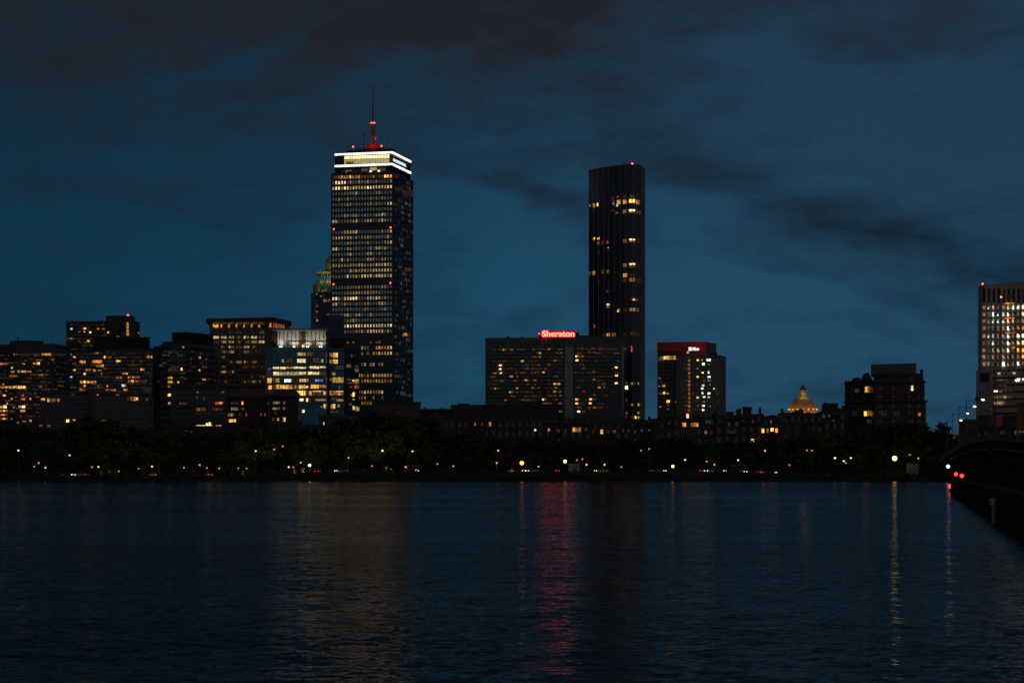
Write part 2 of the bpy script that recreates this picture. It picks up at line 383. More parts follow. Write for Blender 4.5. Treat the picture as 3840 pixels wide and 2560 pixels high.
for a, b, z0, z1, c in ((1296, 1300, 209.8, 211.4, 'y4'), (1300, 1318, 211, 211.6, 'y4'), (1355, 1380, 210.5, 212.6, 'v3'), (1388, 1413, 211, 213, 'y5'), (1418, 1445, 210.5, 212.6, 'v3'), (1386, 1395, 209.4, 211, 'c6'), (1417, 1425, 209.4, 211, 'c6')):
    mb = MB(); mb.obox(on_line(rp[0], rp[1], a), on_line(rp[0], rp[1], b), z0, z1, .02, .2 if c != 'c6' else .5); T.part('recess_window', mb, win(c))
RED = glow('red beacon', (1, .05, .02), 9, 0, True)
for u, v, f in ((1252, 859, 0), (1465, 853, 0), (1251, 1065.5, 0), (1464, 1061, 0)):
    mb = T.rect(u-2, v-2, u+2, v+2, .5, face=f); T.part('red_beacon', mb, RED)
for u0, u1, v0, D, dd in ((1300, 1340, 565, 1390, 14), (1340, 1480, 558, 1388, 18), (1385, 1440, 553, 1392, 10), (1452, 1462, 560, 1379, 6), (1478, 1484, 563, 1384, 5), (1500, 1505, 578, 1395, 4), (1268, 1272, 566, 1384, 4), (1312, 1318, 560, 1386, 4)):
    T.roofbox('roof_plant', u0, u1, v0, 574, D, dd, PENT)
T.done()
# letters of the wall sign on its crown
def text_mesh(body, size, extrude, offset=0., spacing=1.):
    cu = bpy.data.curves.new('lettering', 'FONT'); cu.body = body; cu.size = size; cu.extrude = extrude; cu.offset = offset
    cu.align_x = 'CENTER'; cu.align_y = 'CENTER'; cu.space_character = spacing
    ob = bpy.data.objects.new('lettering', cu); COL.objects.link(ob)
    me = bpy.data.meshes.new_from_object(ob.evaluated_get(bpy.context.evaluated_depsgraph_get()))
    bpy.data.objects.remove(ob); bpy.data.curves.remove(cu)
    return me
def letters(name, body, a, b, zc, height, mat, parent, out=.3, offset=0., squeeze=1., dz=0.):
    """Lettering between wall points a and b (xy), centred at zc."""
    d = Vector((b[0]-a[0], b[1]-a[1])); L = d.length; d.normalize(); n = Vector((d.y, -d.x))
    me = text_mesh(body, 1., .06, offset)
    w = max(v.co.x for v in me.vertices)-min(v.co.x for v in me.vertices); hh = max(v.co.y for v in me.vertices)-min(v.co.y for v in me.vertices)
    cx = (max(v.co.x for v in me.vertices)+min(v.co.x for v in me.vertices))/2; cy = (max(v.co.y for v in me.vertices)+min(v.co.y for v in me.vertices))/2
    off = parent_loc(parent); mid = Vector(((a[0]+b[0])/2, (a[1]+b[1])/2))
    for v in me.vertices:
        x = (v.co.x-cx)/w*L; y = (v.co.y-cy)/hh*height; t = v.co.z*4+out
        p = mid+d*x+n*t
        v.co = (p.x-off.x, p.y-off.y, zc+y-off.z)
    me.materials.clear(); me.materials.append(mat); me.name = name
    o = bpy.data.objects.new(name, me); COL.objects.link(o); o.parent = parent
    return o
a, b = on_line(cp[1], cp[2], 1474), on_line(cp[1], cp[2], 1521)
sg = thing('wall_sign', ((a.x+b.x)/2, (a.y+b.y)/2, 216), 'white illuminated capital letters PRUDENTIAL on the crown of the tall tower', 'sign')
letters('lettering', 'PRUDENTIAL', a, b, 218.6, 1.9, glow('white letters', (.8, 1, .93), .9, 0, False), sg, .35, .0)

# antennas on its roof
def mast(name, label, u, D, zs, group=None):
    """zs: (z0, z1, half width, kind) sections of a guyed mast, bottom to top."""
    x = X(u, D); t = thing(name, (x, D, zs[0][0]), label, 'antenna', group)
    for z0, z1, r0, kind in zs:
        mb = MB()
        if kind == 'lattice' or kind == 'redlattice':
            for sx in (-1, 1):
                for sy in (-1, 1): mb.tube((x+sx*r0, D+sy*r0, z0), (x+sx*r0, D+sy*r0, z1), r0*.28, n=5)
            k = max(2, int((z1-z0)/(2*r0)))
            for i in range(k):
                za, zb = lerp(z0, z1, i/k), lerp(z0, z1, (i+1)/k)
                for sy in (-1, 1):
                    mb.tube((x-r0, D+sy*r0, za), (x+r0, D+sy*r0, zb), r0*.2, n=4); mb.tube((x+r0, D+sy*r0, za), (x-r0, D+sy*r0, zb), r0*.2, n=4)
            mb.build('lattice_section', surf('red mast paint', (.45, .05, .04), .6) if kind == 'redlattice' else surf('pale mast paint', (.3, .28, .27), .6), t)
        elif kind == 'cage':
            for i in range(10):
                a = 2*math.pi*i/10; mb.tube((x+r0*math.cos(a), D+r0*math.sin(a), z0), (x+r0*math.cos(a), D+r0*math.sin(a), z1), .09, n=4)
            for i in range(7):
                z = lerp(z0, z1, i/6); mb.lathe((x, D, z), [(r0, -.06), (r0+.08, 0), (r0, .06)], 12)
            mb.build('antenna_cage', surf('grey mast steel', (.35, .34, .36), .5), t)
        else:
            mb.tube((x, D, z0), (x, D, z1), r0, r0*(.8 if kind == 'pole' else .35), 8)
            mb.build('mast_pole', surf('dark mast paint', (.06, .055, .055), .6), t)
    return t
DA = 1393
zr = Z(556, DA)
am = mast('antenna_mast', 'tall red and white antenna mast with red lights on top of the tallest tower', 1399, DA,
     [(zr-2, Z(543, DA), 3.4, 'redlattice'), (Z(543, DA), Z(522, DA), .9, 'redlattice'), (Z(522, DA), Z(500, DA), .85, 'lattice'), (Z(500, DA), Z(466, DA), .8, 'redlattice'),
      (Z(507, DA), Z(466, DA), 2.1, 'cage'), (Z(462, DA), Z(387, DA), .62, 'pole'), (Z(387, DA), Z(322, DA), .22, 'tip')])
mb = MB(); mb.lathe((X(1399, DA), DA, Z(464.5, DA)), [(1.9, -.25), (2.1, 0), (1.9, .25)], 12); mb.build('platform', STEEL, am)
for du in (-5.5, 0, 5.5):
    mb = MB(); mb.ball((X(1399+du, DA), DA-1.6, Z(463, DA)), .5, 8); mb.build('beacon_light', RED, am)
mb = MB(); mb.ball((X(1410, DA), DA-1., Z(519, DA)), .85, 10, 1.3); mb.build('dish', surf('white dish', (.75, .74, .72), .5), am)
lamp('beacon_glow', 'POINT', (X(1399, DA), DA-4, Z(530, DA)), 160, (1, .08, .05), am, shadow_soft_size=.5)
lamp('beacon_glow', 'POINT', (X(1399, DA), DA-6, Z(551, DA)), 260, (1, .08, .05), am, shadow_soft_size=.5)
lamp('beacon_glow', 'POINT', (X(1399, DA), DA-4, Z(472, DA)), 130, (1, .08, .05), am, shadow_soft_size=.5)
for u, D, va, vb, lab in ((1364.5, 1391, 500, 560, 'thin dark whip antenna standing beside the red and white mast'), (1453, 1388, 508, 562, 'faint slender rod antenna near the corner of the white crowned tower roof')):
    mast('antenna_mast', lab, u, D, [(Z(vb, D)-1, Z(va, D), .36 if u < 1400 else .16, 'pole')])
for u, v, D, lab in ((1324, 551, 1391, 'red beacon on a short stalk at the far corner of the tall tower roof'), (1430.6, 548, 1390, 'red beacon on a short stalk beside the red mast base')):
    t = thing('roof_beacon', (X(u, D), D, zr-2), lab, 'beacon', 'red beacons on the tall tower roof')
    mb = MB(); mb.tube((X(u, D), D, zr-2), (X(u, D), D, Z(v, D)), .12); mb.build('stalk', STEEL, t)
    mb = MB(); mb.ball((X(u, D), D, Z(v, D)), .55, 8); mb.build('lamp_globe', RED, t)

# ---- stepped glass tower with a lit dome, mostly behind the tall tower
B9 = Bld('glass_tower', 'stepped blue glass tower with a yellow lit dome, half hidden behind the tallest tower', [(1166, 1520), (1182, 1512), (1300, 1512)], 1101,
         banded('blue glass wall', (.04, .10, .16), (.05, .14, .21), 3.9, .3, .35), back=40)
mb = MB(); mb.prism([(X(1174, 1518), 1518), (X(1300, 1518), 1518), (X(1300, 1540), 1540), (X(1174, 1540), 1540)], B9.ztop-.3, Z(1064, 1518)); B9.part('upper_step', mb, B9.mat)
mb = MB(); mb.prism([(X(1182, 1522), 1522), (X(1300, 1522), 1522), (X(1300, 1542), 1542), (X(1182, 1542), 1542)], Z(1064, 1518)-.3, Z(1049, 1522)); B9.part('upper_step', mb, B9.mat)
PALE = surf('pale crown steel', (.5, .46, .34), .5, (.4, .37, .27), .3)
mb = MB()
for u in (1207, 1217, 1229, 1238): mb.box(X(u-1.6, 1526), X(u+1.6, 1526), 1526, 1527, Z(1060, 1526), Z(1018, 1526))
B9.part('crown_column', mb, PALE)
mb = MB(); mb.prism([(X(1188, 1525), 1525), (X(1300, 1525), 1525), (X(1300, 1540), 1540), (X(1188, 1540), 1540)], Z(1026, 1525), Z(1018, 1525)); B9.part('crown_ledge', mb, PALE)
mb = MB(); mb.lathe((X(1252, 1534), 1534, Z(1018, 1534)-.4), [(6.6, 0), (6.6, 6.5), (6.2, 8.5), (4.8, 11), (2.6, 12.8), (.2, 13.4)], 24); B9.part('dome', mb, surf('brass dome', (.35, .33, .10), .5, (.25, .25, .08), .3), True)
B9.lit(1150, 920, 4.481, '160 810 180 830 w4,225 840 270 865 o4,280 905 345 950 y4,365 905 398 945 o4,190 700 215 770 o4,245 740 300 775 w3,300 730 340 770 w3,150 990 190 1040 o3,155 1095 188 1125 w4,155 1150 180 1170 o3,155 1200 170 1235 o4,165 1245 188 1275 y5,335 1150 400 1165 o4,250 840 300 870 o2,150 920 180 950 o2')
mb = MB()
for u in (1188, 1196, 1209, 1228): B9.rect(u-.6, 1103, u+.6, 1200, .5, mb)
B9.part('facade_pier', mb, STEEL)
B9.done()
for u, z in ((1200, 0), (1222, 0), (1236, 0)):
    lamp('crown_uplight', 'POINT', (X(u, 1516), 1514, Z(1052, 1520)), 380, (1, .74, .16), B9.root, shadow_soft_size=.6)
lamp('dome_uplight', 'POINT', (X(1222, 1522), 1516, Z(1010, 1522)), 520, (.95, .9, .15), B9.root, shadow_soft_size=.6)

# ---- black glass skyscraper
sky_plan = [(2208, 1376), (2250, 1367.5), (2300, 1358.5), (2340, 1352.5), (2370, 1350), (2390, 1351.5), (2405, 1356.5), (2414, 1363), (2418, 1371)]
SK = Bld('glass_skyscraper', 'slim black glass skyscraper with a rounded corner and scattered orange lit flats', sky_plan, 638, surf('black glass curtain wall', (.016, .022, .030), .34, (.011, .015, .020), .08, spec=.7), back=32)
FIN = surf('grey facade fin', (.30, .29, .31), .5, (.24, .23, .25), .5)
fm = MB()
for u in (2227, 2246, 2265, 2284, 2305, 2328, 2349, 2372, 2385, 2395, 2402, 2408, 2413, 2416.5): SK.rect(u-.45, 0, u+.45, 0, .5, fm, None, (4, SK.ztop))
SK.part('facade_fin', fm, FIN)
fb = MB()
for i in range(66):
    z = 8+3.05*i
    for f in range(len(SK.plan)-1): fb.obox(SK.plan[f], SK.plan[f+1], z, z+.5, .01, .1)
SK.part('floor_edge', fb, surf('black spandrel', (.015, .016, .019), .3))
mb = MB(); mb.prism([p*1.004 for p in SK.poly], SK.ztop-.2, SK.ztop+1.2, shrink=.985); SK.part('parapet', mb, PENT)
mb = MB(); mb.ball((X(2371, 1353), 1353, Z(614, 1353)), .6, 8); SK.part('red_beacon', mb, RED)
SK.lit(2180, 600, 5.226, '''158 870 185 920 o4,230 850 262 930 y5,305 840 342 905 y6,230 950 262 1015 o2,588 705 648 800 o2,610 800 650 830 w3,615 840 645 875 c4,685 860 720 910 c5,700 785 768 865 y5,
815 780 888 858 y5,935 770 1050 840 y6,1070 785 1140 868 o5,1075 690 1130 760 o1,950 680 1045 750 o3,820 690 880 760 o2,700 705 730 735 r5,580 975 650 1010 w2,670 1015 720 1055 w3,815 970 888 1045 o4,935 968 1050 1000 w6,935 1003 1050 1035 y4,1070 985 1170 1050 o3''')  # some pale panes in mid facade stand in for reflections in the glass
SK.lit(2180, 860, 5.226, '''230 160 270 195 y6,230 198 270 225 o3,315 160 355 200 y6,315 240 355 300 o4,398 230 440 295 o3,497 220 545 285 o4,522 350 542 372 c5,318 430 352 470 o2,820 190 893 260 o4,938 185 1052 213 w6,945 216 1050 250 o4,1065 200 1145 265 o2,818 670 893 735 o4,
938 663 1055 692 w6,945 697 1050 735 o4,1065 680 1130 740 o1,155 830 188 900 o3,220 815 270 890 y5,398 795 450 865 y3,500 790 548 852 o4,640 825 658 845 o4,820 862 893 935 y5,945 865 1055 920 o2,825 955 893 1030 o2,942 950 1055 1025 o4,1075 960 1170 1045 o2,325 1005 352 1060 o2,482 1180 552 1245 o2,610 1180 650 1205 o1,
985 1345 1052 1362 o4,1000 1365 1050 1390 y6,1085 1350 1110 1410 o3,500 1455 552 1480 y6,500 1482 550 1530 c4''')
SK.lit(2180, 1130, 3.337, '''455 85 493 107 o4,450 108 470 132 y6,530 85 575 122 o2,605 80 675 122 y4,693 82 725 130 o3,150 290 175 335 o4,262 400 292 438 o2,318 395 357 435 y5,385 395 430 435 o4,525 390 572 430 o1,603 385 678 430 o2,693 390 727 438 o2,540 575 565 610 o3,625 560 635 630 r5,
555 1008 575 1035 o4,625 1015 648 1038 y5,655 1015 685 1035 o2,708 1010 725 1038 y5,548 1055 582 1098 w6,553 1215 575 1250 o3,628 1280 648 1302 y5,708 1275 728 1305 y5,555 1378 578 1410 o4,708 1378 728 1405 y5,608 1430 660 1468 o3,668 1435 692 1465 y6,708 1435 728 1462 y5,552 1430 570 1450 o3''')
SK.done()

# ---- hotel slab with the red roof sign
HT = Bld('hotel_slab', 'long grey hotel slab of many small windows carrying the red roof sign', [(1820, 1292), (2120, 1284), (2340, 1281)], 1267,
         surf('hotel concrete', (.12, .135, .13), .85, (.09, .10, .095), .1), back=18)
HT.glassgrid(1828, 2112, 28, 1302, 1520, 15, 7.2, 7.5); HT.glassgrid(2152, 2330, 18, 1300, 1560, 17, 7.2, 7.5)
HT.spots(1750, 1180, 2.451, 25, 15, '''255 320 o2,320 320 o3,343 320 y5,360 320 o3,413 320 o4,615 317 o3,757 315 y4,655 350 y3,671 352 y5,830 350 o3,868 350 o3,610 386 o3,635 386 o3,671 387 y4,830 385 o2,513 425 y5,250 427 o2,760 420 o2,810 420 y4,825 421 o3,857 420 o2,310 463 y6,310 498 y6,310 533 y6,
455 461 o2,557 461 o3,610 458 o2,660 460 o3,757 460 y3,415 495 o3,527 495 o2,557 494 y3,628 494 o2,245 535 o3,265 536 w4,357 534 o2,457 533 o3,527 532 o3,655 530 o3,705 528 y5,858 525 o2,410 567 y5,465 568 o3,557 568 o2,822 565 o3,205 567 r2,310 605 o2,325 607 c3,358 605 o2,443 605 y3,463 602 o2,527 602 o3,545 600 y5,563 602 o3,
627 601 y4,760 602 o2,560 637 y3,810 635 y5,847 635 y5,760 635 o2,265 676 y5,463 674 y4,608 671 o4,660 672 o3,732 672 o2,820 670 y4,402 710 y5,420 710 o3,465 710 o3,510 708 o2,557 708 o3,663 710 o2,750 708 o2,808 705 y5,858 705 y3,415 746 o3,443 750 w2,543 750 y3,627 745 o3,760 745 o4,810 742 o3,860 742 o3,357 782 o4,517 780 o4,545 783 w3,
563 782 y4,617 782 o2,707 778 y6,722 778 o3,822 780 y3,708 813 y3,735 813 y3,768 815 o3,860 813 o4,1025 312 w2,1065 310 o3,1163 310 o3,1225 308 o3,1267 308 o2,1125 343 o3,1170 345 o3,1013 381 y6,1030 382 o4,1067 382 y4,1125 382 o2,1265 380 o2,1013 418 y6,1067 420 o3,1073 490 y3,1375 485 y6,1170 523 o3,1377 557 y6,
1170 595 o4,1077 600 o2,1375 628 y6,1265 632 o3,1225 632 o2,1025 667 o3,1170 667 o2,1218 667 o5,1265 665 o3,1075 703 o3,1173 738 o3,1012 776 y6,1030 775 o3,1138 775 y6,1175 776 o3,1012 813 y6,1070 813 o2,1135 812 y6,1030 850 c3,1125 855 o3,1173 850 o4,1030 888 w6,1075 888 o3''')
mb = HT.rect(2118, 1298, 2149, 1590, 1.2, inn=-.3); HT.part('stair_core', mb, surf('pale board concrete', (.36, .34, .33), .85, (.29, .27, .26), .15))
mb = HT.rect(2331, 1298, 2340.5, 1590, 1.2, inn=-.3); HT.part('corner_pier', mb, surf('pale board concrete', (.36, .34, .33)))
mb = MB()
for i in range(21):
    u = lerp(1826, 2114, i/20); HT.rect(u-.8, 1268, u+.8, 1298, .4, mb)
for i in range(12):
    u = lerp(2156, 2328, i/11); HT.rect(u-.8, 1262, u+.8, 1298, .4, mb)
for i in range(15):
    v = 1309.6+14.55*(i)+4.2
    for a, b in ((1822, 2116), (2151, 2329)): HT.rect(a, v, b, v+1.5, .6, mb)
HT.part('balcony_slab', mb, surf('hotel concrete edge', (.12, .125, .12), .85, (.085, .09, .085), .2))
HT.roofbox('roof_plant', 2020, 2215, 1257, 1266, 1290, 8, PENT); HT.roofbox('roof_plant', 1900, 1912, 1261, 1266, 1290, 5, PENT); HT.roofbox('roof_plant', 1953, 1962, 1262, 1266, 1290, 5, PENT); HT.roofbox('roof_plant', 2155, 2172, 1246, 1258, 1293, 5, PENT)
HT.dim(1832, 2110, 10.2, 1309.6, 1512, 14.55, 8, 6, .28, .14, 6); HT.dim(2156, 2326, 10.2, 1309.6, 1550, 14.55, 8, 6, .34, .14, 7); HT.done()
D = 1286
rs = thing('rooftop_sign', (X(2092, D), D, Z(1264, D)), 'glowing red rooftop sign reading Sheraton on the hotel roof', 'sign')
mb = MB(); mb.box(X(2029, D), X(2157, D), D, D+.8, Z(1264.5, D), Z(1239.5, D)); mb.build('backing_panel', surf('red sign board', (.10, .015, .015), .7, (.07, .01, .01), .4), rs)
mb = MB()
for i in range(7):
    x = lerp(X(2033, D), X(2153, D), i/6); mb.tube((x, D+.4, Z(1268, D)), (x, D+.4, Z(1264.5, D)), .15); mb.tube((x, D+3.5, Z(1262, D)), (x, D+.6, Z(1245, D)), .12)
mb.build('support_frame', STEEL, rs)
letters('letter_halo', 'Sheraton', (X(2032, D), D-.1), (X(2155, D), D-.1), Z(1251.2, D), 3.95, glow('red neon', (1, .006, .022), 22, 0, True), rs, .25, .05)
letters('lettering', 'Sheraton', (X(2033.5, D), D-.1), (X(2153.5, D), D-.1), Z(1251.2, D), 3.5, glow('orange neon core', (1, .30, .07), 2.6, 0, True), rs, .75, .012)
t = thing('roof_beacon', (X(2022, D), D, Z(1262, D)), 'small red beacon on a stalk beside the red rooftop sign', 'beacon')
mb = MB(); mb.tube((X(2022, D), D, Z(1264, D)), (X(2022, D), D, Z(1251, D)), .1); mb.build('stalk', STEEL, t)
mb = MB(); mb.ball((X(2022, D), D, Z(1251, D)), .35, 8); mb.build('lamp_globe', RED, t)
PD = Bld('hotel_podium', 'low dark flat roofed podium in front of the hotel slab', [(1690, 1262), (2108, 1255)], 1517, surf('podium dark wall', (.06, .055, .055), .85), back=20)
PD.roofbox('roof_plant', 1716, 1760, 1512, 1518, 1264, 8, PENT); PD.lit(1750, 1180, 2.451, '848 880 858 895 y4,866 880 876 895 y4'); PD.done()

# ---- block with the red top
HB = Bld('red_topped_block', 'brown office block with a red washed top storey and an orange stair strip', [(2465, 1205), (2650, 1198), (2690, 1212)], 1319, surf('brown precast', (.10, .085, .075), .85, (.07, .06, .055), .1), back=22)
mb = MB(); q = [Vector((X(u, D), D)) for u, D in ((2465, 1205), (2647, 1198), (2689, 1213))]
qp = q+[p*(1+20/p.y) for p in reversed(q)]; z0 = HB.ztop-.3
mb.prism([p+(Vector((X(2580, 1214), 1214))-p)*.03 for p in qp], z0, Z(1284, 1205)); HB.part('crown_wall', mb, surf('grey crown wall', (.14, .13, .13), .8))
mb = MB(); mb.obox(q[0], q[1], Z(1319, 1205), Z(1283.5, 1205), .02, .7); HB.part('red_band', mb, surf('red wash panel', (.38, .035, .045), .6, (.30, .025, .035), .2))  # red of the floodlight wash is also put into the panel colour
mb = MB()
for u in (2475, 2490, 2507, 2525, 2545): mb.obox(on_line(q[0], q[1], u-3.5), on_line(q[0], q[1], u+3.5), Z(1330, 1203), Z(1316, 1203), .1, .8)
HB.part('louvre', mb, PENT)
HB.lit(2400, 1180, 2.451, '190 385 210 395 w4,215 380 245 410 w5,245 378 330 412 y4,165 395 215 420 y3,170 575 190 588 y4,190 600 205 620 o2,170 650 185 660 y4,205 642 232 662 y5,220 690 230 700 y3,170 715 205 730 y3,210 708 230 728 y6,245 715 262 728 c4,245 783 273 808 y6,322 795 335 805 o4,178 840 195 852 y4,250 825 268 838 w3,250 858 268 868 w3', face=0)
HB.glassgrid(2470, 2534, 8, 1352, 1545, 13, 5.5, 5)
W2 = HB
q2 = [Vector((X(u, D), D)) for u, D in ((2536, 1190), (2698, 1184), (2722, 1200))]
mb = MB(); mb.prism(q2+[p*(1+14/p.y) for p in reversed(q2)], 1, Z(1333, 1190)); HB.part('front_wing', mb, surf('grey precast', (.17, .16, .14), .85, (.13, .12, .105), .12))
keep = (HB.plan, HB.us); HB.plan, HB.us = q2, [2536, 2698, 2722]
HB.lit(2400, 1180, 2.451, ','.join(f'443 {y} 462 {y+27} o4' for y in (405, 443, 481, 519, 558, 596, 634, 672, 711, 749, 787, 825, 863)), face=0)
HB.lit(2400, 1180, 2.451, '''522 410 540 425 y6,522 488 538 500 y4,522 562 540 577 y6,522 753 540 768 y6,525 832 540 843 o4,572 443 595 463 c6,568 525 583 537 c6,578 598 597 615 w3,568 640 592 655 c5,563 668 583 685 c6,568 712 583 727 c6,578 747 600 762 c6,583 793 595 805 c4,572 828 593 843 c6,572 865 590 880 c6,612 405 650 425 c6,625 450 645 460 o4,
622 517 640 540 c5,622 562 648 577 c6,620 595 648 612 y4,640 635 648 645 c4,620 713 648 732 c6,622 750 642 762 c5,640 833 650 845 y4,673 672 688 685 c5,565 408 577 420 c4,430 335 450 355 o5,670 410 690 420 t2,700 408 715 420 t2''', face=0, px=12)
HB.dim(2600, 2692, 9, 1350, 1545, 15.5, 5.5, 5.5, .5, .1, 8); HB.dim(2560, 2580, 9, 1350, 1545, 15.5, 5.5, 5.5, .3, .1, 9); HB.plan, HB.us = keep
HB.done()
for u in (2480, 2530, 2580, 2625, 2642):
    lamp('red_floodlight', 'SPOT', (X(u, 1188), 1188, Z(1322, 1188)), 150 if u < 2570 else 330, (1, .06, .08), HB.root, shadow_soft_size=.5, spot_size=math.radians(110), spot_blend=.6, aim=(X(u, 1200), 1200, Z(1296, 1200)))
a, b = on_line(q[0], q[1], 2597), on_line(q[0], q[1], 2622)
s2 = thing('wall_sign', (X(2603, 1198), 1198, Z(1314, 1198)), 'white lit box emblem and lettering on the block with the red top', 'sign')
mb = MB(); c0, c1 = on_line(q[0], q[1], 2583.5), on_line(q[0], q[1], 2594); LW = glow('white sign light', (.9, 1, .97), 1.1, 0, False)
zz = Z(1307.5, 1198)
mb.obox(c0, c1, zz-1.05, zz+1.05, .75, 1.0); mb.build('emblem', LW, s2)
letters('lettering', 'Hilton', a, b, zz, 1.9, LW, s2, 1.1, .03)

# ---- bright blue glass block with the white lit crown
GB = Bld('glass_block', 'bright blue glass office block with yellow floors under a white lit crown', [(996, 912), (1022, 900), (1222, 900), (1226, 915)], 1308,
         banded('blue curtain glass', (.07, .27, .43), (.09, .34, .54), 3.05, .35, .4), back=25)
GB.lit(950, 1100, 2.178, '''220 475 265 510 o2,360 482 428 508 vd,435 480 485 508 y3,555 482 570 505 y2,230 540 248 562 vd,270 530 318 562 o3,358 535 428 565 ve,485 525 535 562 o3,553 535 570 565 vd,
160 600 212 618 ve,218 600 265 618 y6,268 600 320 612 o5,325 598 430 615 ve,460 595 535 615 ve,540 595 590 608 ve,162 640 212 668 ve,215 640 320 668 vd,327 640 372 668 vd,375 640 430 665 ve,443 640 540 665 ve,555 652 572 668 o3,
115 692 150 730 ye,185 695 212 725 yd,253 700 310 723 c6,375 698 430 722 ye,435 700 450 720 o5,505 702 537 720 b6,540 702 568 718 b5,125 752 150 782 ye,185 745 212 778 ye,218 748 280 778 ye,280 748 318 778 o5,335 750 350 778 o5,370 748 428 778 ye,432 755 447 770 w6,470 745 535 775 ye,540 748 585 765 o5,588 752 594 770 c5,
345 795 428 832 y6,455 798 475 830 ye,480 795 575 802 ye,575 800 592 828 ye,380 855 410 878 w6,432 855 448 882 y6,510 862 590 875 yd,400 950 418 972 w6,575 905 592 935 ye,550 920 560 930 yd,122 608 145 625 b4,110 640 150 680 t2''')
for y0, y1, c in ((599, 617, 'y3'), (641, 667, 'y3'), (697, 723, 'y2'), (749, 777, 'y3'), (797, 830, 'y3'), (858, 877, 'y2')):
    for i in range(12): GB.panes.append((c if R.random() < .8 else 'w3', GB.rect(1023.5+16.6*i, 1100+y0/2.178, 1037.5+16.6*i, 1100+y1/2.178, .06)))
mb = MB()
for i in range(13): GB.rect(1022+16.6*i-.35, 1309, 1022+16.6*i+.35, 1530, .3, mb, 1)
for v in range(1316, 1530, 22): GB.rect(1022, v, 1222, v+1.2, .28, mb, 1)
GB.part('curtain_frame', mb, surf('blue grey frame', (.06, .09, .12), .5))
DW = 906
mb = MB(); mb.prism([(X(1041, DW), DW), (X(1222, DW), DW), (X(1222, DW+12), DW+12), (X(1041, DW+12), DW+12)], GB.ztop-.4, Z(1237, DW)); GB.part('crown_screen', mb, surf('white crown screen', (.62, .60, .55), .6, (.5, .48, .44), .4))
mb = MB()
for u in (1020, 1129): mb.box(X(u, DW-.6), X(u+17, DW-.6), DW-.6, DW+.3, GB.ztop-.3, Z(1240, DW))
for i in range(12):
    u = 1048+15*i; mb.box(X(u, DW-.35), X(u+1.2, DW-.35), DW-.35, DW+.2, GB.ztop-.3, Z(1240, DW))
GB.part('crown_bay', mb, surf('dark crown recess', (.04, .038, .036), .8))
mb = MB(); mb.prism([(X(1021, 901), 901), (X(1231, 901), 901), (X(1231, 921), 921), (X(1021, 921), 921)], Z(1236, 901), Z(1230.5, 901))
for i in range(34): mb.box(X(1022+6.2*i, 901), X(1024+6.2*i, 901), 900.6, 915, Z(1238.5, 901), Z(1236, 901))
GB.part('crown_canopy', mb, surf('canopy slats', (.42, .36, .32), .7))
BULB = glow('white flood lamp', (1, .95, .82), 2.5, 0, True)
for u in (1051, 1057, 1102, 1106, 1151, 1157, 1200, 1207):
    mb = MB(); mb.box(X(u-1.6, DW), X(u+1.6, DW), DW-1.5, DW-1.1, GB.ztop+.2, GB.ztop+.8); GB.part('flood_lamp', mb, BULB)
for u in (1054, 1104, 1154, 1203):
    lamp('crown_uplight', 'SPOT', (X(u, DW), DW-3.2, GB.ztop+.5), 850, (1, .90, .76), GB.root, shadow_soft_size=.3, spot_size=math.radians(110), spot_blend=.9, aim=(X(u, DW), DW+.6, GB.ztop+7))
mb = MB(); mb.box(X(1133, 903), X(1142, 903), 902.6, 903, Z(1303, 903), Z(1292, 903)); GB.part('flood_lamp', mb, win('y6'))
mb = MB(); mb.box(X(1062, 904), X(1228, 904), 904.6, 904.9, Z(1287.5, 904), Z(1285.8, 904)); GB.part('rail', mb, surf('warm rail', (.5, .3, .2), .6))
GB.done()
LB = Bld('ribbed_tower', 'narrow ribbed tower with a black plant floor wedged beside the bright blue glass block', [(1229, 935), (1237, 930), (1290, 930), (1345, 938)], 1308, banded('blue curtain glass b', (.07, .24, .42), (.09, .30, .50), 3.05, .35, .4), back=18)
mb = MB(); mb.prism([(X(1238, 934), 934), (X(1291, 934), 934), (X(1291, 948), 948), (X(1238, 948), 948)], LB.ztop-.3, Z(1182, 934)); LB.part('plant_tower', mb, surf('plant floor black', (.03, .028, .028), .8))
mb = MB()
for i in range(14): mb.box(X(1238.3+3.85*i, 933.3), X(1240.3+3.85*i, 933.3), 933.2, 934.3, Z(1268, 934), Z(1181.5, 934))
LB.part('louvre', mb, surf('blue grey louvre', (.11, .17, .22), .5))
mb = LB.rect(1291, 1308, 1345, 1560, .3, inn=.02, face=2); LB.part('side_wall', mb, surf('brown glass wall', (.035, .03, .028), .4))
LB.lit(950, 1100, 2.178, '''622 488 645 518 yd,650 485 690 522 ye,622 540 645 570 y4,652 540 690 572 ye,668 590 735 618 w2,645 645 668 668 yd,622 690 645 712 o4,648 685 738 728 yd,695 755 715 775 o3,622 795 735 830 y4,675 795 735 803 we,645 850 668 870 o3,680 862 735 880 yd,632 905 645 940 y4,648 903 668 940 ye,690 905 705 925 yd,632 958 690 970 y3''')
LB.lit(950, 1100, 2.178, '''793 498 803 522 w3,825 495 832 515 w2,755 578 795 605 w3,820 585 855 610 w2,825 615 855 640 w3,760 695 790 710 w3,805 705 822 718 y6,824 700 857 735 y4,750 725 820 738 o3,780 755 800 770 y3,820 750 858 775 o4,790 820 804 838 y4,808 808 822 842 y6,808 860 820 870 w5,775 895 800 912 y3,808 918 822 950 w5,830 925 858 960 w4''', out=.45)
LB.done()

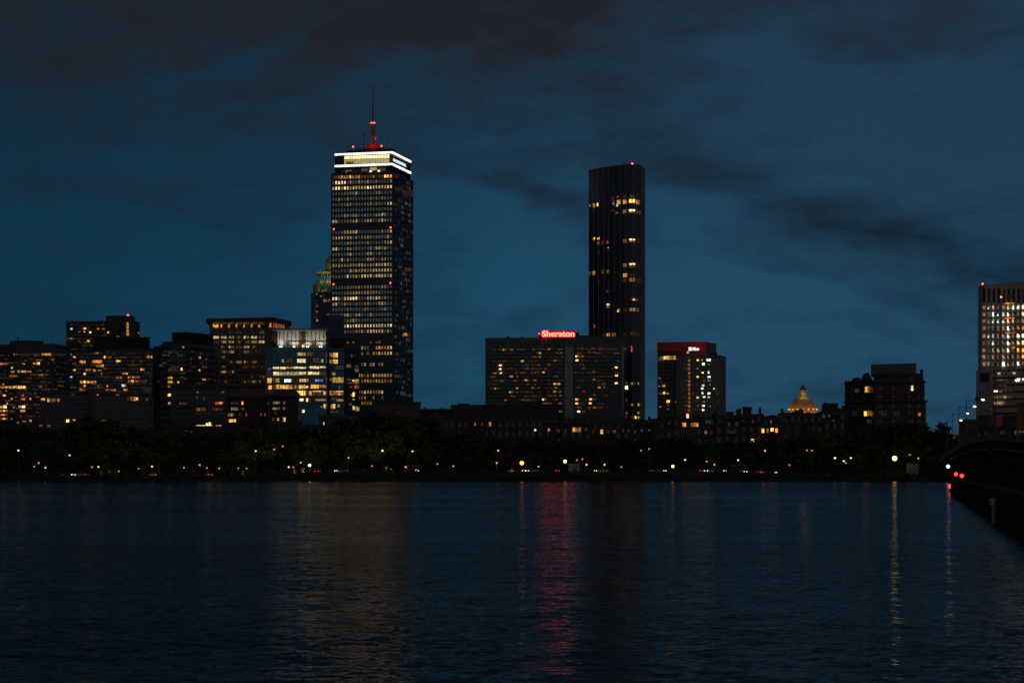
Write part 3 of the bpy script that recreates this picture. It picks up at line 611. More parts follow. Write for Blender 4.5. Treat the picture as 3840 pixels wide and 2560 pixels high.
# ---- corniced tan tower
CT = Bld('corniced_tower', 'tan stone tower with an overhanging cornice and an orange lit top arcade', [(785, 1150), (1018, 1142), (1086, 1168)], 1199, surf('tan stone', (.14, .11, .085), .85, (.10, .08, .06), .15), back=25)
mb = MB(); q = [Vector((X(u, D), D)) for u, D in ((773, 1149), (1022, 1138), (1092, 1170))]; qq = q+[p*(1+32/p.y) for p in reversed(q)]
mb.prism(qq, Z(1198.5, 1149), Z(1194, 1149)); mb.prism([p+(Vector((X(930, 1158), 1158))-p)*.04 for p in qq], Z(1203, 1149), Z(1198.5, 1149)-.05); CT.part('cornice', mb, surf('tan cornice', (.16, .12, .09), .8))
mb = MB()
for i in range(8): u = 796.5+28.4*i; CT.rect(u-2.6, 1207, u+2.6, 1500, .7, mb, 0)
for v in [1236+18.4*i for i in range(13)]: CT.rect(794, v, 998, v+6, .25, mb, 0)
CT.part('facade_pier', mb, surf('tan pier', (.17, .13, .105), .85, (.13, .10, .08), .2))
CT.glassgrid(799, 995, 21, 1241.5, 1462, 12, 7, 9)
rowsC = {318: '0022213', 358: '5544553', 395: '2443345', 437: '0343431', 476: '0340320', 520: '0300000', 560: '0034430', 600: '0300323', 640: '0440011', 680: '0000223', 720: '0300343'}
for y, st in rowsC.items():
    v = 1100+y/2.178
    for i, ch in enumerate(st):
        for j in range(3):
            l = int(ch)-R.choice((0, 0, 1, 2)) if ch != '0' else (1 if R.random() < .25 else 0)
            if l > 0:
                u = 797+28.4*i+7.2+7.1*j
                CT.pane(u-2.9, v-4.4, u+2.9, v+4.4, ('v' if y < 490 else 'w' if R.random() < .5 else 'o')+str(l), False, out=.3, face=0)
for i in range(7):
    u0 = 799.5+28.4*i
    CT.pane(u0, 1208, u0+22.6, 1215, 'o3', False, out=.3, face=0); CT.pane(u0, 1215.5, u0+5, 1227.5, 'o5', False, out=.32, face=0)
    if i == 0: CT.pane(u0+7, 1217, u0+20, 1228, 'y5', out=.32, face=0)
for u in (1024, 1033, 1043, 1052, 1060): CT.pane(u, 1211+.2*(u-1024), u+5, 1228+.15*(u-1024), 'o4', False, out=.3, face=1)
CT.pane(1010.5, 1210, 1017, 1227, 'o5', False, face=0)
CT.done()

# ---- dark block with black rooftop plant room
DB = Bld('office_block', 'dark brown block with a black slab plant room beside the corniced tower', [(600, 1012), (642, 1000), (720, 1000), (805, 1022)], 1292, banded('dark brown brick bands', (.055, .042, .036), (.03, .028, .028), 3.3, .55, .8), back=25)
mb = MB(); mb.prism([(X(645, 1002), 1002), (X(718, 1002), 1002), (X(800, 1022), 1022), (X(800, 1034), 1034), (X(645, 1034), 1034)], DB.ztop-.3, Z(1245.5, 1002)); DB.part('plant_room', mb, surf('black plant room', (.022, .02, .02), .85))
DB.roofbox('roof_plant', 610, 646, 1281, 1292, 1012, 10, surf('green grey plant', (.06, .085, .085), .7))
DB.glassgrid(628, 698, 7, 1310, 1505, 12, 7, 8)
DB.lit(500, 1100, 2.178, '283 680 320 697 o5,283 712 320 733 y5,283 750 320 768 o4,283 818 320 838 y6,285 888 320 905 o5,388 607 400 627 y6,360 717 373 732 y5,285 610 325 627 o3,398 433 415 445 o5,400 785 425 800 o4,535 515 550 533 o5,533 617 546 635 y5,565 590 577 605 o4,563 697 590 708 o5,533 755 575 773 o5,655 703 667 715 y2,540 485 555 497 o3,285 475 320 490 t2,285 540 325 556 o1,335 600 350 625 t2,385 640 425 660 t2,385 680 425 695 t2,340 480 375 495 t2,215 580 240 595 o3')
DB.dim(612, 790, 7, 1316, 1500, 15, 5, 6, .3, .09, 4); DB.done()

# ---- three office blocks at the left
BA = Bld('office_block', 'broad stone office block with curved roof plant at the left photo edge', [(-160, 1130), (60, 1100), (206, 1100), (256, 1118)], 1290, banded('grey office bands', (.10, .085, .075), (.03, .035, .038), 3.35, .5, .8), back=30, ref=1)
mb = MB(); mb.prism([(X(u, D), D) for u, D in ((37, 1108), (70, 1104), (110, 1103), (140, 1104), (163, 1108), (163, 1122), (37, 1122))], BA.ztop-.3, Z(1276.5, 1104)); BA.part('roof_plant', mb, PENT)
mb = MB(); mb.tube((X(67, 1108), 1108, Z(1277, 1108)), (X(67, 1108), 1108, Z(1263, 1108)), .3); BA.part('antenna', mb, STEEL)
mb = MB()
for i in range(24): BA.rect(-20+9.6*i-1, 1291, -20+9.6*i+1, 1320, .4, mb)
BA.part('colonnade', mb, surf('grey stone fins', (.13, .11, .10), .85))
mb = MB(); mb.prism([p*1.0005 for p in BA.poly], BA.ztop-1.2, BA.ztop+.2, shrink=1.); BA.part('roof_edge', mb, surf('grey stone fins', (.13, .11, .10)))
BA.lit(0, 1100, 2.177, '''0 565 70 582 o5,110 490 145 505 o3,340 488 362 505 o5,365 488 420 505 y5,205 545 213 553 y4,295 540 345 548 o4,425 535 437 546 o5,185 570 205 580 o5,270 565 303 578 o5,305 562 325 580 y6,92 600 105 612 w5,85 635 118 645 o5,145 630 215 645 y5,225 632 258 643 o5,75 668 150 680 y4,265 660 300 668 o3,315 658 355 672 o4,368 658 400 670 y3,
20 735 32 745 o5,0 757 65 772 o5,70 755 140 775 y5,145 755 210 775 y6,320 755 345 768 o4,45 790 58 800 y4,25 825 55 838 o5,180 825 192 836 o5,0 795 10 803 y4,90 855 103 868 o5,165 855 205 868 o5,240 852 255 868 o5,335 858 368 870 y5,0 918 28 935 y5,30 913 55 935 w6,105 922 122 935 w4,150 915 178 932 y5,180 915 205 935 w6,55 892 66 904 y5,0 950 65 965 o5,80 955 122 965 w3,
165 948 205 965 y5,0 983 60 996 o5,0 1015 60 1028 o5,88 1017 102 1028 y4,140 1045 155 1058 y4,185 1035 212 1050 o4,243 1030 257 1048 y5,120 490 330 500 t2,440 490 540 505 t2,290 690 430 700 t1,290 730 430 740 t1''', px=5.5)
BA.dim(-150, -6, 6, 1332, 1570, 14.2, 4.6, 6, .3, .12, 12); BA.dim(-4, 250, 6, 1332, 1570, 14.2, 4.6, 6, .55, .09, 1); BA.done()
BB = Bld('apartment_slab', 'tall dark apartment slab with a higher lift tower and a lit stair strip', [(248, 1255), (397, 1250), (505, 1250), (524, 1262)], 1205, surf('dark umber concrete', (.065, .055, .052), .85, (.045, .04, .038), .15), back=18)
mb = MB(); mb.prism([(X(u, D), D) for u, D in ((397, 1249.5), (430, 1248.5), (504, 1249.5), (504, 1268), (397, 1268))], BB.ztop-6, Z(1183.5, 1249)); BB.part('lift_tower', mb, surf('lift tower concrete', (.07, .055, .05), .85))
BB.lit(0, 1100, 2.177, '''575 282 592 295 c5,640 308 655 318 o4,685 280 703 292 y6,685 306 695 318 y5,730 310 745 323 w6,795 284 808 295 y5,830 285 855 295 o4,575 362 590 373 c4,645 388 655 395 o3,712 380 732 396 y5,635 460 650 475 y5,575 490 588 502 c3,600 512 620 527 y5,640 488 655 498 o3,695 480 705 490 o3,877 308 890 325 y5,
600 617 620 632 y5,635 645 648 657 y4,575 675 590 687 c5,612 575 622 583 y3,570 255 860 265 t1,570 335 850 345 t1,940 230 975 245 t2,950 345 975 355 w3''', out=.3)
BB.lit(0, 1100, 2.177, ','.join(f'1037 {235+13*i} 1052 {245+13*i} y{5 if i % 2 else 4}' for i in range(9)), out=1.4, face=1)
BB.lit(0, 1100, 2.177, '1125 315 1135 328 y4', out=.3)
mb = MB(); mb.ball((X(480, 1255), 1255, Z(1182, 1255)), .6, 8); BB.part('red_beacon', mb, RED)
BB.dim(254, 395, 7, 1218, 1480, 13, 5, 5.5, .35, .09, 2); BB.done()
BC = Bld('office_block', 'wide office block of glass strips under a long black penthouse', [(284, 1060), (575, 1046), (636, 1064)], 1305, banded('grey green bands', (.075, .075, .07), (.025, .035, .038), 3.3, .5, .8), back=28, ref=1)
mb = MB(); mb.prism([(X(350, 1056), 1056), (X(562, 1056), 1056), (X(562, 1072), 1072), (X(350, 1072), 1072)], BC.ztop-.3, Z(1263.5, 1056)); BC.part('penthouse', mb, surf('black plant room', (.022, .02, .02)))
BC.roofbox('roof_plant', 575, 612, 1298, 1306, 1068, 8, PENT)
mb = BC.rect(577, 1306, 635, 1500, .3, inn=.02, face=1); BC.part('side_wall', mb, surf('dark umber brick', (.06, .04, .034), .85))
mb = MB()
for i in range(13): BC.rect(290, 1322+14.2*i, 572, 1329+14.2*i, .12, mb, 0)
o = BC.part('glass_strip', mb, GLASS)
BC.lit(0, 1100, 2.177, '''770 483 805 492 y4,850 510 862 530 y6,870 512 910 530 o4,880 470 890 485 o3,1197 507 1245 527 o5,652 548 700 570 y5,750 545 835 567 o5,788 580 848 600 y5,950 543 958 565 o5,960 545 985 558 y6,1085 577 1150 590 o3,700 615 760 630 o4,763 620 783 635 y5,800 620 830 635 o4,1148 612 1182 628 o5,685 648 700 665 y6,825 650 835 662 o4,
998 645 1028 660 o5,1030 648 1042 660 y5,945 678 995 693 o4,1045 677 1142 690 o4,655 715 683 730 o5,685 712 700 732 y6,702 715 785 730 o5,1045 708 1068 725 o4,1070 705 1092 725 w5,1094 708 1200 725 o3,685 745 700 763 y5,790 745 835 765 w3,870 748 882 762 o5,995 742 1030 760 c5,650 778 700 793 y4,860 780 945 795 o4,1010 778 1042 793 o5,
870 610 990 625 t1,850 645 930 660 t1,1180 640 1240 660 t2,1180 772 1240 790 t2,850 680 930 692 t2''', px=5.5, out=.25)
BC.lit(0, 1100, 2.177, '1295 580 1325 596 o2,1275 712 1325 726 o2,1295 815 1315 830 o2', out=.5)
BC.dim(292, 570, 6, 1325.5, 1490, 14.2, 4.6, 6, .5, .18, 3); BC.done()

for b_, u0, u1, D, vt in ((BA, 175, 250, 1108, 1289), (BB, 252, 392, 1256, 1205), (BC, 300, 345, 1056, 1304), (BC, 370, 550, 1062, 1263.5), (DB, 655, 780, 1026, 1246), (CT, 800, 1010, 1156, 1194), (HT, 1830, 2020, 1288, 1267)):
    for i in range(R.choice((3, 4, 5))):
        u = R.uniform(u0, u1-8); ww = R.uniform(3, 12); hh = R.uniform(1.5, 6)
        if R.random() < .35: mb = MB(); mb.tube((X(u, D), D+3, Z(vt, D)-.5), (X(u, D), D+3, Z(vt-hh*2.4, D)), .14); b_.part('roof_antenna', mb, STEEL)
        else: b_.roofbox('roof_vent', u, min(u+ww, u1), vt-hh, vt, D+2, 3, PENT)
# ---- lower blocks between
def block(label, u0, u1, D, vt, mat, lit=(), back=18, name='apartment_block', extra=None, glass=None):
    b = Bld(name, label, [(u0, D), (u1, D)], vt, mat, back=back)
    for args in lit: b.lit(*args, px=6)
    if glass: b.glassgrid(*glass)
    mb = MB(); mb.prism([(p.x, p.y) for p in [Vector((X(u0-1.5, D), D-.5)), Vector((X(u1+1.5, D), D-.5)), Vector((X(u1, D), D+1)), Vector((X(u0, D), D+1))]], b.ztop-.5, b.ztop+.4); b.part('cornice', mb, mat)
    if extra: extra(b)
    return b.done()
def rp1(b): b.roofbox('roof_plant', 190, 240, 1461, 1471, 812, 8, PENT); b.roofbox('chimney', 250, 256, 1458, 1471, 808, 3, PENT)
TEAL = surf('grey teal render', (.085, .09, .088), .85, (.06, .065, .065), .2)
block('mid rise grey flats with a bright row of amber windows below the broad office block', 152, 342, 806, 1470, TEAL, [(0, 1100, 2.177, '335 855 370 872 y5,388 855 396 885 y6,398 858 485 885 o4,540 1028 565 1050 y6,592 1028 618 1050 o5,320 1072 345 1085 y4,385 1070 412 1090 o3,580 812 605 832 o3')], extra=rp1, glass=(170, 330, 12, 1480, 1590, 6, 7, 8))
block('mid rise grey flats with pale corner bay below the wide office block', 345, 575, 798, 1474, surf('grey beige render', (.11, .10, .09), .85, (.075, .07, .065), .2), [(0, 1100, 2.177, '790 808 805 830 y5,945 815 975 830 y4,1040 845 1108 875 o4,1110 848 1125 870 w5,1127 845 1132 872 o4,1190 855 1208 875 o3,835 1028 860 1045 o4,870 1030 885 1040 o2')], glass=(360, 560, 15, 1486, 1590, 6, 7, 8))
block('grey glazed block with a red orange window row below the dark block', 640, 852, 850, 1446, TEAL, [(500, 1100, 2.178, '670 885 692 908 r5,694 885 730 905 o5,515 935 545 958 o4,548 935 595 958 o3,640 935 720 955 o3,515 840 525 860 y3,575 850 583 870 y3,520 800 530 810 y4,722 800 732 810 y4,735 798 742 806 c3,375 890 440 905 o3')], extra=lambda b: (b.roofbox('roof_plant', 700, 745, 1441, 1447, 856, 8, TEAL), b.roofbox('roof_plant', 780, 850, 1462, 1470, 852, 6, TEAL)), glass=(655, 845, 14, 1462, 1560, 5, 8, 9))
def hip(u0, u1, D, z0, z1):
    def f(b):
        mb = MB(); x0, x1 = X(u0, D), X(u1, D); ins = (x1-x0)*.13
        mb.add([(x0-.5, D-.6, z0), (x1+.5, D-.6, z0), (x1+.5, D+14, z0), (x0-.5, D+14, z0), (x0+ins, D+5, z1), (x1-ins, D+5, z1), (x1-ins, D+9, z1), (x0+ins, D+9, z1)], [(0, 1, 5, 4), (1, 2, 6, 5), (2, 3, 7, 6), (3, 0, 4, 7), (4, 5, 6, 7), (3, 2, 1, 0)])
        b.part('roof', mb, REDROOF)
    return f
block('brick apartment house with red hipped roof below the corniced tower', 848, 1006, 782, 1490, BRICK, [(500, 1100, 2.178, '795 885 860 905 t2,883 880 900 908 y5,797 930 862 952 v4,885 932 900 950 v3,772 978 820 1003 v4,862 978 880 1000 w2,917 978 930 1003 o4,772 1026 838 1050 y5,1038 975 1047 1000 o4,1072 978 1080 1000 o4,1090 880 1110 905 t2')], extra=hip(848, 1006, 782, Z(1490, 782)-.2, Z(1465, 782)))
block('brick apartment house with red hipped roof in front of the bright blue glass block', 1010, 1118, 776, 1487, BRICK2, [(500, 1100, 2.178, '1140 882 1198 903 v4,1225 882 1240 905 t3,1138 930 1198 948 v4,1220 930 1240 948 w4,1130 1015 1152 1040 o3,1175 1015 1190 1040 o5,1222 1012 1243 1045 w5,1155 965 1175 985 w2')], extra=hip(1010, 1118, 776, Z(1487, 776)-.2, Z(1461, 776)))
block('low brown stone wing at the foot of the tall tower', 1395, 1577, 1330, 1508.5, surf('brown podium stone', (.13, .085, .065), .85, (.10, .065, .05), .1), [(1220, 1220, 4.61, '1245 1490 1270 1525 o2')], name='tower_podium')
block('small dark house block standing between tall tower and hotel podium', 1577, 1700, 720, 1536, BRICK2, [], name='town_house', extra=lambda b: (b.roofbox('chimney', 1588, 1596, 1527, 1537, 723, 2, BRICK2), b.roofbox('chimney', 1650, 1660, 1529, 1537, 723, 2, BRICK2)))
block('grey house with one bright white window below the ribbed tower', 1196, 1300, 742, 1560, surf('grey house render', (.09, .08, .078), .9), [(950, 1100, 2.178, '572 1050 596 1075 w6,500 1115 510 1130 w2,580 1115 592 1140 t2,870 1240 880 1250 o2')], name='town_house')

# ---- gabled apartment block (right)
GA = Bld('gabled_apartment_block', 'ornate dark apartment block with chimneys and a square rooftop storey', [(3168, 778), (3275, 766), (3280, 760), (3462, 760), (3467, 766)], 1430, surf('dark red brick', (.10, .055, .045), .9, (.065, .04, .035), .3), back=22)
mb = MB(); mb.prism([(X(3277, 761), 761), (X(3458, 761), 761), (X(3458, 781), 781), (X(3277, 781), 781)], GA.ztop-.3, Z(1399, 761)); GA.part('upper_storey', mb, surf('dark slate storey', (.045, .043, .045), .8))
mb = MB(); mb.prism([(X(3266, 766), 766), (X(3436, 764), 764), (X(3436, 780), 780), (X(3266, 780), 780)], Z(1405, 764), [Z(1366, 766), Z(1361, 764), Z(1361, 764), Z(1366, 766)]); GA.part('rooftop_storey', mb, surf('pale rooftop panel', (.13, .12, .12), .8, (.08, .075, .075), .5))
for u0, u1, v in ((3450, 3462, 1385), (3168, 3174, 1424), (3194, 3200, 1421), (3216, 3222, 1422), (3243, 3251, 1405), (3182, 3187, 1429)):
    GA.roofbox('chimney', u0, u1, v, 1431, 764 if u0 > 3300 else 774, 2, surf('dark red brick', (.1, .055, .045)))
mb = MB(); zt = GA.ztop
for u0, u1, h, D in ((3200, 3232, 1.4, 771), (3236, 3272, 3., 768)):
    x0, x1 = X(u0, D), X(u1, D); mb.add([(x0, D-1.2, zt-.5), (x1, D-1.2, zt-.5), ((x0+x1)/2, D-1.2, zt+h), (x0, D+8, zt-.5), (x1, D+8, zt-.5), ((x0+x1)/2, D+8, zt+h)], [(0, 1, 2), (5, 4, 3), (0, 2, 5, 3), (2, 1, 4, 5), (1, 0, 3, 4)])
GA.part('gable', mb, ROOF)
mb = MB()
for v, dx in ((1432, .9), (1475, .5), (1502, 1.3), (1566, .5), (1596, .5)):
    for i in range(len(GA.plan)-1): mb.obox(GA.plan[i], GA.plan[i+1], Z(v+3, 765), Z(v, 765), .02, dx)
mb.box(X(3462, 762), X(3471, 762), 761, 775, 1, Z(1502, 765))
GA.part('cornice', mb, surf('brown stone trim', (.15, .11, .095), .85))
mb = MB()
for u in (3195, 3240, 3300, 3350, 3410, 3445):
    for v in (1456, 1487, 1522, 1545, 1578): GA.rect(u-6, v-7, u+6, v+7, .08, mb)
o = GA.part('window_grid', mb, GLASS); o['kind'] = 'stuff'
GA.lit(2900, 1300, 3.015, '925 475 945 515 o3,950 475 970 515 o3,1040 450 1065 515 y5,1068 448 1092 515 o4,1098 450 1125 515 o3,1558 440 1580 495 w6,1028 728 1055 782 y6,1062 725 1115 780 o4,1118 728 1142 778 o3,1640 745 1665 778 o5,785 825 805 845 y3,755 825 780 860 t2,1062 820 1115 865 t2,1530 820 1575 865 t1,1560 340 1575 365 t1,890 720 970 780 t1,1210 720 1280 780 t1,1360 720 1430 780 t1', out=.2)
GA.done()

# ---- domed church
DC, DD = 3011, 1150
xc = X(DC, DD); zs = Z(1551, DD)
CH = thing('domed_church', (xc, DD, 1), 'amber floodlit stone dome with a small lantern and spike on top', 'church')
mb = MB(); mb.lathe((xc, DD, 0), [(8.4, 1), (8.4, zs-3.4), (8.9, zs-3.2), (8.9, zs-2.6), (8.4, zs-2.4), (8.4, zs)], 40); mb.build('drum', surf('limestone', (.42, .36, .29), .85, (.33, .28, .22), .3), CH)
mb = MB(); rd, hd = 8.25, Z(1488, DD)-zs
mb.lathe((xc, DD, zs-.1), [(max(rd*math.cos(a)**.82, 2.0), hd*math.sin(a)) for a in [math.radians(6*i) for i in range(15)]], 40)
for i in range(20):
    t_ = 2*math.pi*i/20
    for k in range(10):
        a0, a1 = math.radians(7*k+2), math.radians(7*k+9)
        p = [(xc+math.cos(t_)*(rd*max(math.cos(a), .01)**.82+.02), DD+math.sin(t_)*(rd*max(math.cos(a), .01)**.82+.02), zs-.1+hd*math.sin(a)) for a in (a0, a1)]
        mb.tube(p[0], p[1], .05, n=4)
mb.build('dome', surf('dome tile', (.46, .32, .18), .8, (.38, .26, .145), .5), CH, False)
mb = MB(); zl = Z(1489, DD)
mb.lathe((xc, DD, zl), [(2.0, -.3), (2.0, .3), (1.5, .4), (1.5, Z(1466, DD)-zl), (2.2, Z(1466, DD)-zl+.1), (2.2, Z(1464, DD)-zl+.2)], 16)
for i in range(8):
    a = 2*math.pi*i/8+.3; mb.tube((xc+1.9*math.cos(a), DD+1.9*math.sin(a), zl), (xc+1.9*math.cos(a), DD+1.9*math.sin(a), Z(1466, DD)), .28, n=6)
mb.build('lantern', surf('limestone', (.42, .36, .29)), CH)
mb = MB(); mb.lathe((xc, DD, Z(1464, DD)), [(2.1, 0), (1.7, 1.2), (.9, 2.4), (.25, 3.2), (.12, 3.4), (.05, 5)], 14); mb.build('lantern_cap', surf('copper cap', (.12, .15, .11), .6), CH)
AMB = glow('amber flood lamp', (1, .62, .16), 1.6, 0, True)
for i in range(16):
    a = 2*math.pi*(i+.5)/16+.06; p = (xc+8.2*math.cos(a), DD+8.2*math.sin(a), zs+2.5)
    mb = MB(); mb.ball(p, .3, 8); mb.build('flood_lamp', AMB, CH)
    if math.sin(a) < .2: lamp('flood_light', 'SPOT', (xc+19*math.cos(a), DD+19*math.sin(a), zs-1), 700, (1, .42, .10), CH, shadow_soft_size=.3, spot_size=math.radians(100), spot_blend=.5, aim=(xc, DD, zs+5.5))
for i in range(6):
    a = math.radians(190+32*i); lamp('drum_light', 'SPOT', (xc+12*math.cos(a), DD+12*math.sin(a), zs-3.5), 230, (1, .38, .07), CH, shadow_soft_size=.3, spot_size=math.radians(110), spot_blend=.5, aim=(xc, DD, zs-1.5))
lamp('lantern_light', 'POINT', (xc-1.5, DD-3.6, zl+1.4), 110, (1, .62, .13), CH, shadow_soft_size=.2); lamp('lantern_light', 'POINT', (xc+1.5, DD-3.6, zl+1.4), 110, (1, .62, .13), CH, shadow_soft_size=.2)

# ---- concrete tower at the right edge
DR = 830
RT = Bld('concrete_tower', 'pale concrete office tower with rounded corner and rows of bright white windows', [(3668, 846), (3672, 839), (3680, 834), (3692, 831), (3720, DR), (4050, 800)], 1078, surf('beige precast', (.60, .48, .41), .85, (.50, .41, .35), .1), back=30, cat='building')
mb = MB()
for i in range(20): RT.rect(3686+18.6*i, 1082, 3694+18.6*i, 1134, .05, mb)
RT.part('vent_slot', mb, surf('dark vent slot', (.03, .026, .022), .8))
mb = MB()
for i in range(22): RT.rect(3676+18.6*i+5, 1135, 3676+18.6*i+10, 1400, .6, mb)
RT.part('facade_pier', mb, surf('beige pier', (.56, .45, .38), .85, (.47, .38, .33), .2))
mb = MB()
for i in range(17): RT.rect(3684, 1167+27*i-.5, 4040, 1167+27*i+5, .35, mb, 4)
RT.part('spandrel_band', mb, surf('dark spandrel', (.05, .045, .042), .7))
codes = [(590, '4w 3c 4w 3w 2w 5v 5c 4c 7w 5w 4c 3w'), (722, '2w 1w 5c 4c 4c 5c 3w 4w 5w 4w 4c 3w'), (858, '3w 3w 4c 3c 4c 5o 4w 3w 3w 5w 3c 4w'), (994, '3w 2c 3w 2w 3w 7c 2w 5o 4y 4w 4c 3w'), (1148, '1w 3c 5c 4w 3w 6c 4o 7c 6w 5c 4c 3w'),
         (1284, '0w 3w 4c 3w 3w 7c 4w 5v 6v 5c 4c 3w'), (1428, '0w 3w 4c 4w 2w 6c 3o 5o 5y 4c 4c 3w'), (1556, '0w 3w 4w 3w 3w 4y 4y 4w 5y 4c 4w 3w'), (1694, '0w 3c 2w 3w 7c 3w 4w 5c 4w 4c 3w 2w')]
for y, st in codes:
    for i, c in enumerate(st.split()):
        c = str(min(7, max(1, max(3, int(c[0]))+(R.random() < .5))))+c[1]
        x = (372, 441, 535, 637, 745, 828, 925, 1030, 1128, 1225, 1322, 1420)[i]; w = 22 if i == 0 else 52
        yy = y-max(0, i-5)*3.5+6
        RT.pane(3620+(x-w/2)/5.227, 1040+(yy-36)/5.227, 3620+(x+w/2)/5.227, 1040+(yy+28)/5.227, c[1]+c[0], False, out=.42)
        if R.random() < .5 and c[0] in '34': RT.pane(3620+(x-w/2)/5.227, 1040+(yy-36)/5.227, 3620+(x-5)/5.227, 1040+(yy-12)/5.227, R.choice('wcc')+R.choice('45'), False, out=.55)
        if c[1] == 'c' and c[0] in '45' and R.random() < .7: RT.pane(3620+(x-4)/5.227, 1040+(yy)/5.227, 3620+(x+20)/5.227, 1040+(yy+24)/5.227, 'c6', False, out=.55)
RT.lit(3620, 1040, 5.227, '712 200 752 440 o2,825 340 855 410 o2,920 330 950 410 o1,1120 230 1170 440 o1,702 370 735 400 c6,795 497 860 525 y5,890 495 955 520 y5,795 790 860 812 o5,890 788 960 808 o5,800 1080 880 1105 o5,900 1078 965 1100 o5,805 1372 870 1392 o5,905 1368 970 1388 o5', split=False, out=.6)
RT.lit(3500, 1340, 4.612, '1130 260 1158 288 c5,1220 255 1260 285 w2,1310 255 1350 285 w2,1390 255 1415 280 c5,1090 375 1130 408 w2,1140 375 1180 408 w3,1200 375 1290 408 w2,1065 470 1110 498 w1,1150 470 1190 498 w2,1220 470 1280 498 w2,1065 570 1115 600 w3,1145 570 1200 605 w3,1250 575 1280 600 w2,1320 565 1360 595 w2,1065 665 1125 710 w3,1155 665 1200 710 w3,1228 665 1268 708 w4,1312 665 1370 705 w2,1068 765 1130 810 w4,1148 765 1205 810 w4,1225 768 1245 798 w3,1465 358 1495 385 c6,1555 360 1568 390 c6', split=False, out=.6)
q = [Vector((X(u, D), D)) for u, D in ((3660, 822), (3719, 816), (3722, 822))]
mb = MB(); mb.prism(q+[p*(1+12/p.y) for p in reversed(q)], 1, Z(1389, 822)); RT.part('service_core', mb, surf('mauve grey concrete', (.50, .40, .37), .85, (.44, .35, .33), .3))
mb = MB(); mb.obox(on_line(q[0], q[1], 3675), on_line(q[0], q[1], 3708.5), Z(1430, 819), Z(1398, 819), .02, .25); RT.part('louvre', mb, surf('dark louvre', (.05, .043, .04), .8))
for u, v, m in ((3685, 1065, RED), (3815, 1061, glow('white beacon', (1, 1, .97), 8, 0, False))):
    mb = MB(); mb.ball((X(u, 838), 838, Z(v, 838)), .42, 8); mb.tube((X(u, 838), 838, Z(1080, 838)), (X(u, 838), 838, Z(v, 838)), .08); RT.part('roof_beacon', mb, m)
RT.done()

# ---- row houses along the far bank
BAYM = [BRICK, BRICK2, STONE, surf('painted grey brick', (.06, .055, .055), .9, (.04, .038, .038), .3), surf('plum brick', (.06, .032, .03), .9, (.04, .024, .022), .4)]
HTOP = [(-100, 1618), (300, 1612), (600, 1606), (850, 1604), (1100, 1600), (1300, 1590), (1690, 1562), (2000, 1570), (2400, 1572), (2500, 1562), (2600, 1562), (2750, 1550), (2900, 1556), (3100, 1540), (3175, 1530)]
HLIT = {}
def hl(ox, oy, sc, text):
    for line in text.replace('\n', ' ').split(','):
        t = line.split(); x0, y0, x1, y1 = map(float, t[:4]); HLIT[(ox+x0/sc, oy+y0/sc, ox+x1/sc, oy+y1/sc)] = t[4]
hl(1750, 1180, 2.451, '70 985 90 1020 o4,133 988 147 1018 o3,205 985 225 1022 w4,748 1040 763 1070 o5,822 1050 835 1085 o3,838 1050 850 1080 o3,975 1035 998 1075 y5,1000 1035 1022 1075 o4,1025 1035 1050 1075 o4,1155 1060 1170 1090 o2,1230 1055 1254 1095 y5,1288 1058 1305 1088 o3,1345 1055 1372 1085 o3,1430 1050 1447 1078 t2,1480 1050 1500 1078 t2,1535 1055 1555 1090 t2,1600 1050 1615 1075 t3,1670 1050 1685 1070 t3,820 1135 855 1165 t2,900 1045 920 1075 t2,1288 1233 1305 1270 o5,1262 1240 1272 1262 o2,1432 1235 1448 1272 y2,1478 1228 1497 1268 y2,1085 1035 1110 1065 t2,1540 1140 1560 1160 t2,805 970 825 1000 t1,920 970 940 1005 t1,1660 965 1680 990 t1')
hl(2400, 1180, 2.451, '388 990 405 1027 y5,407 990 422 1027 y5,468 992 484 1027 o4,487 992 515 1025 o5,518 992 535 1028 y5,426 908 448 948 y6,593 1065 616 1095 o4,645 1065 665 1095 o2,1198 968 1210 1000 o4,1118 1045 1140 1082 y6,1165 1045 1180 1085 o4,1202 1040 1228 1070 y6,1208 1072 1222 1082 o3,1245 1045 1266 1078 y6,1250 1080 1262 1092 o3,1022 1140 1048 1176 y6,998 1145 1006 1160 o2,456 1095 466 1105 o3,1425 1060 1438 1080 o2,1345 1065 1360 1080 o1,260 975 275 1005 t2,145 975 160 1000 t1,600 955 650 1000 t2,810 990 830 1025 t2,875 985 900 1025 t2,1030 960 1045 1000 t2,945 960 957 985 t1,1680 910 1697 945 t3,1730 910 1747 935 t3,1770 960 1785 985 t2,1300 950 1315 980 t1,800 1060 880 1090 t1,85 1225 98 1240 o3')
hl(500, 1100, 2.178, '422 1120 445 1136 w3,447 1122 482 1137 w2,412 1150 422 1165 o3')
hl(950, 1100, 2.178, '935 1225 960 1255 o5,940 1258 955 1262 o3')
DH = 705
houses = []
u = -60.0; hi = 0
R.seed(41)
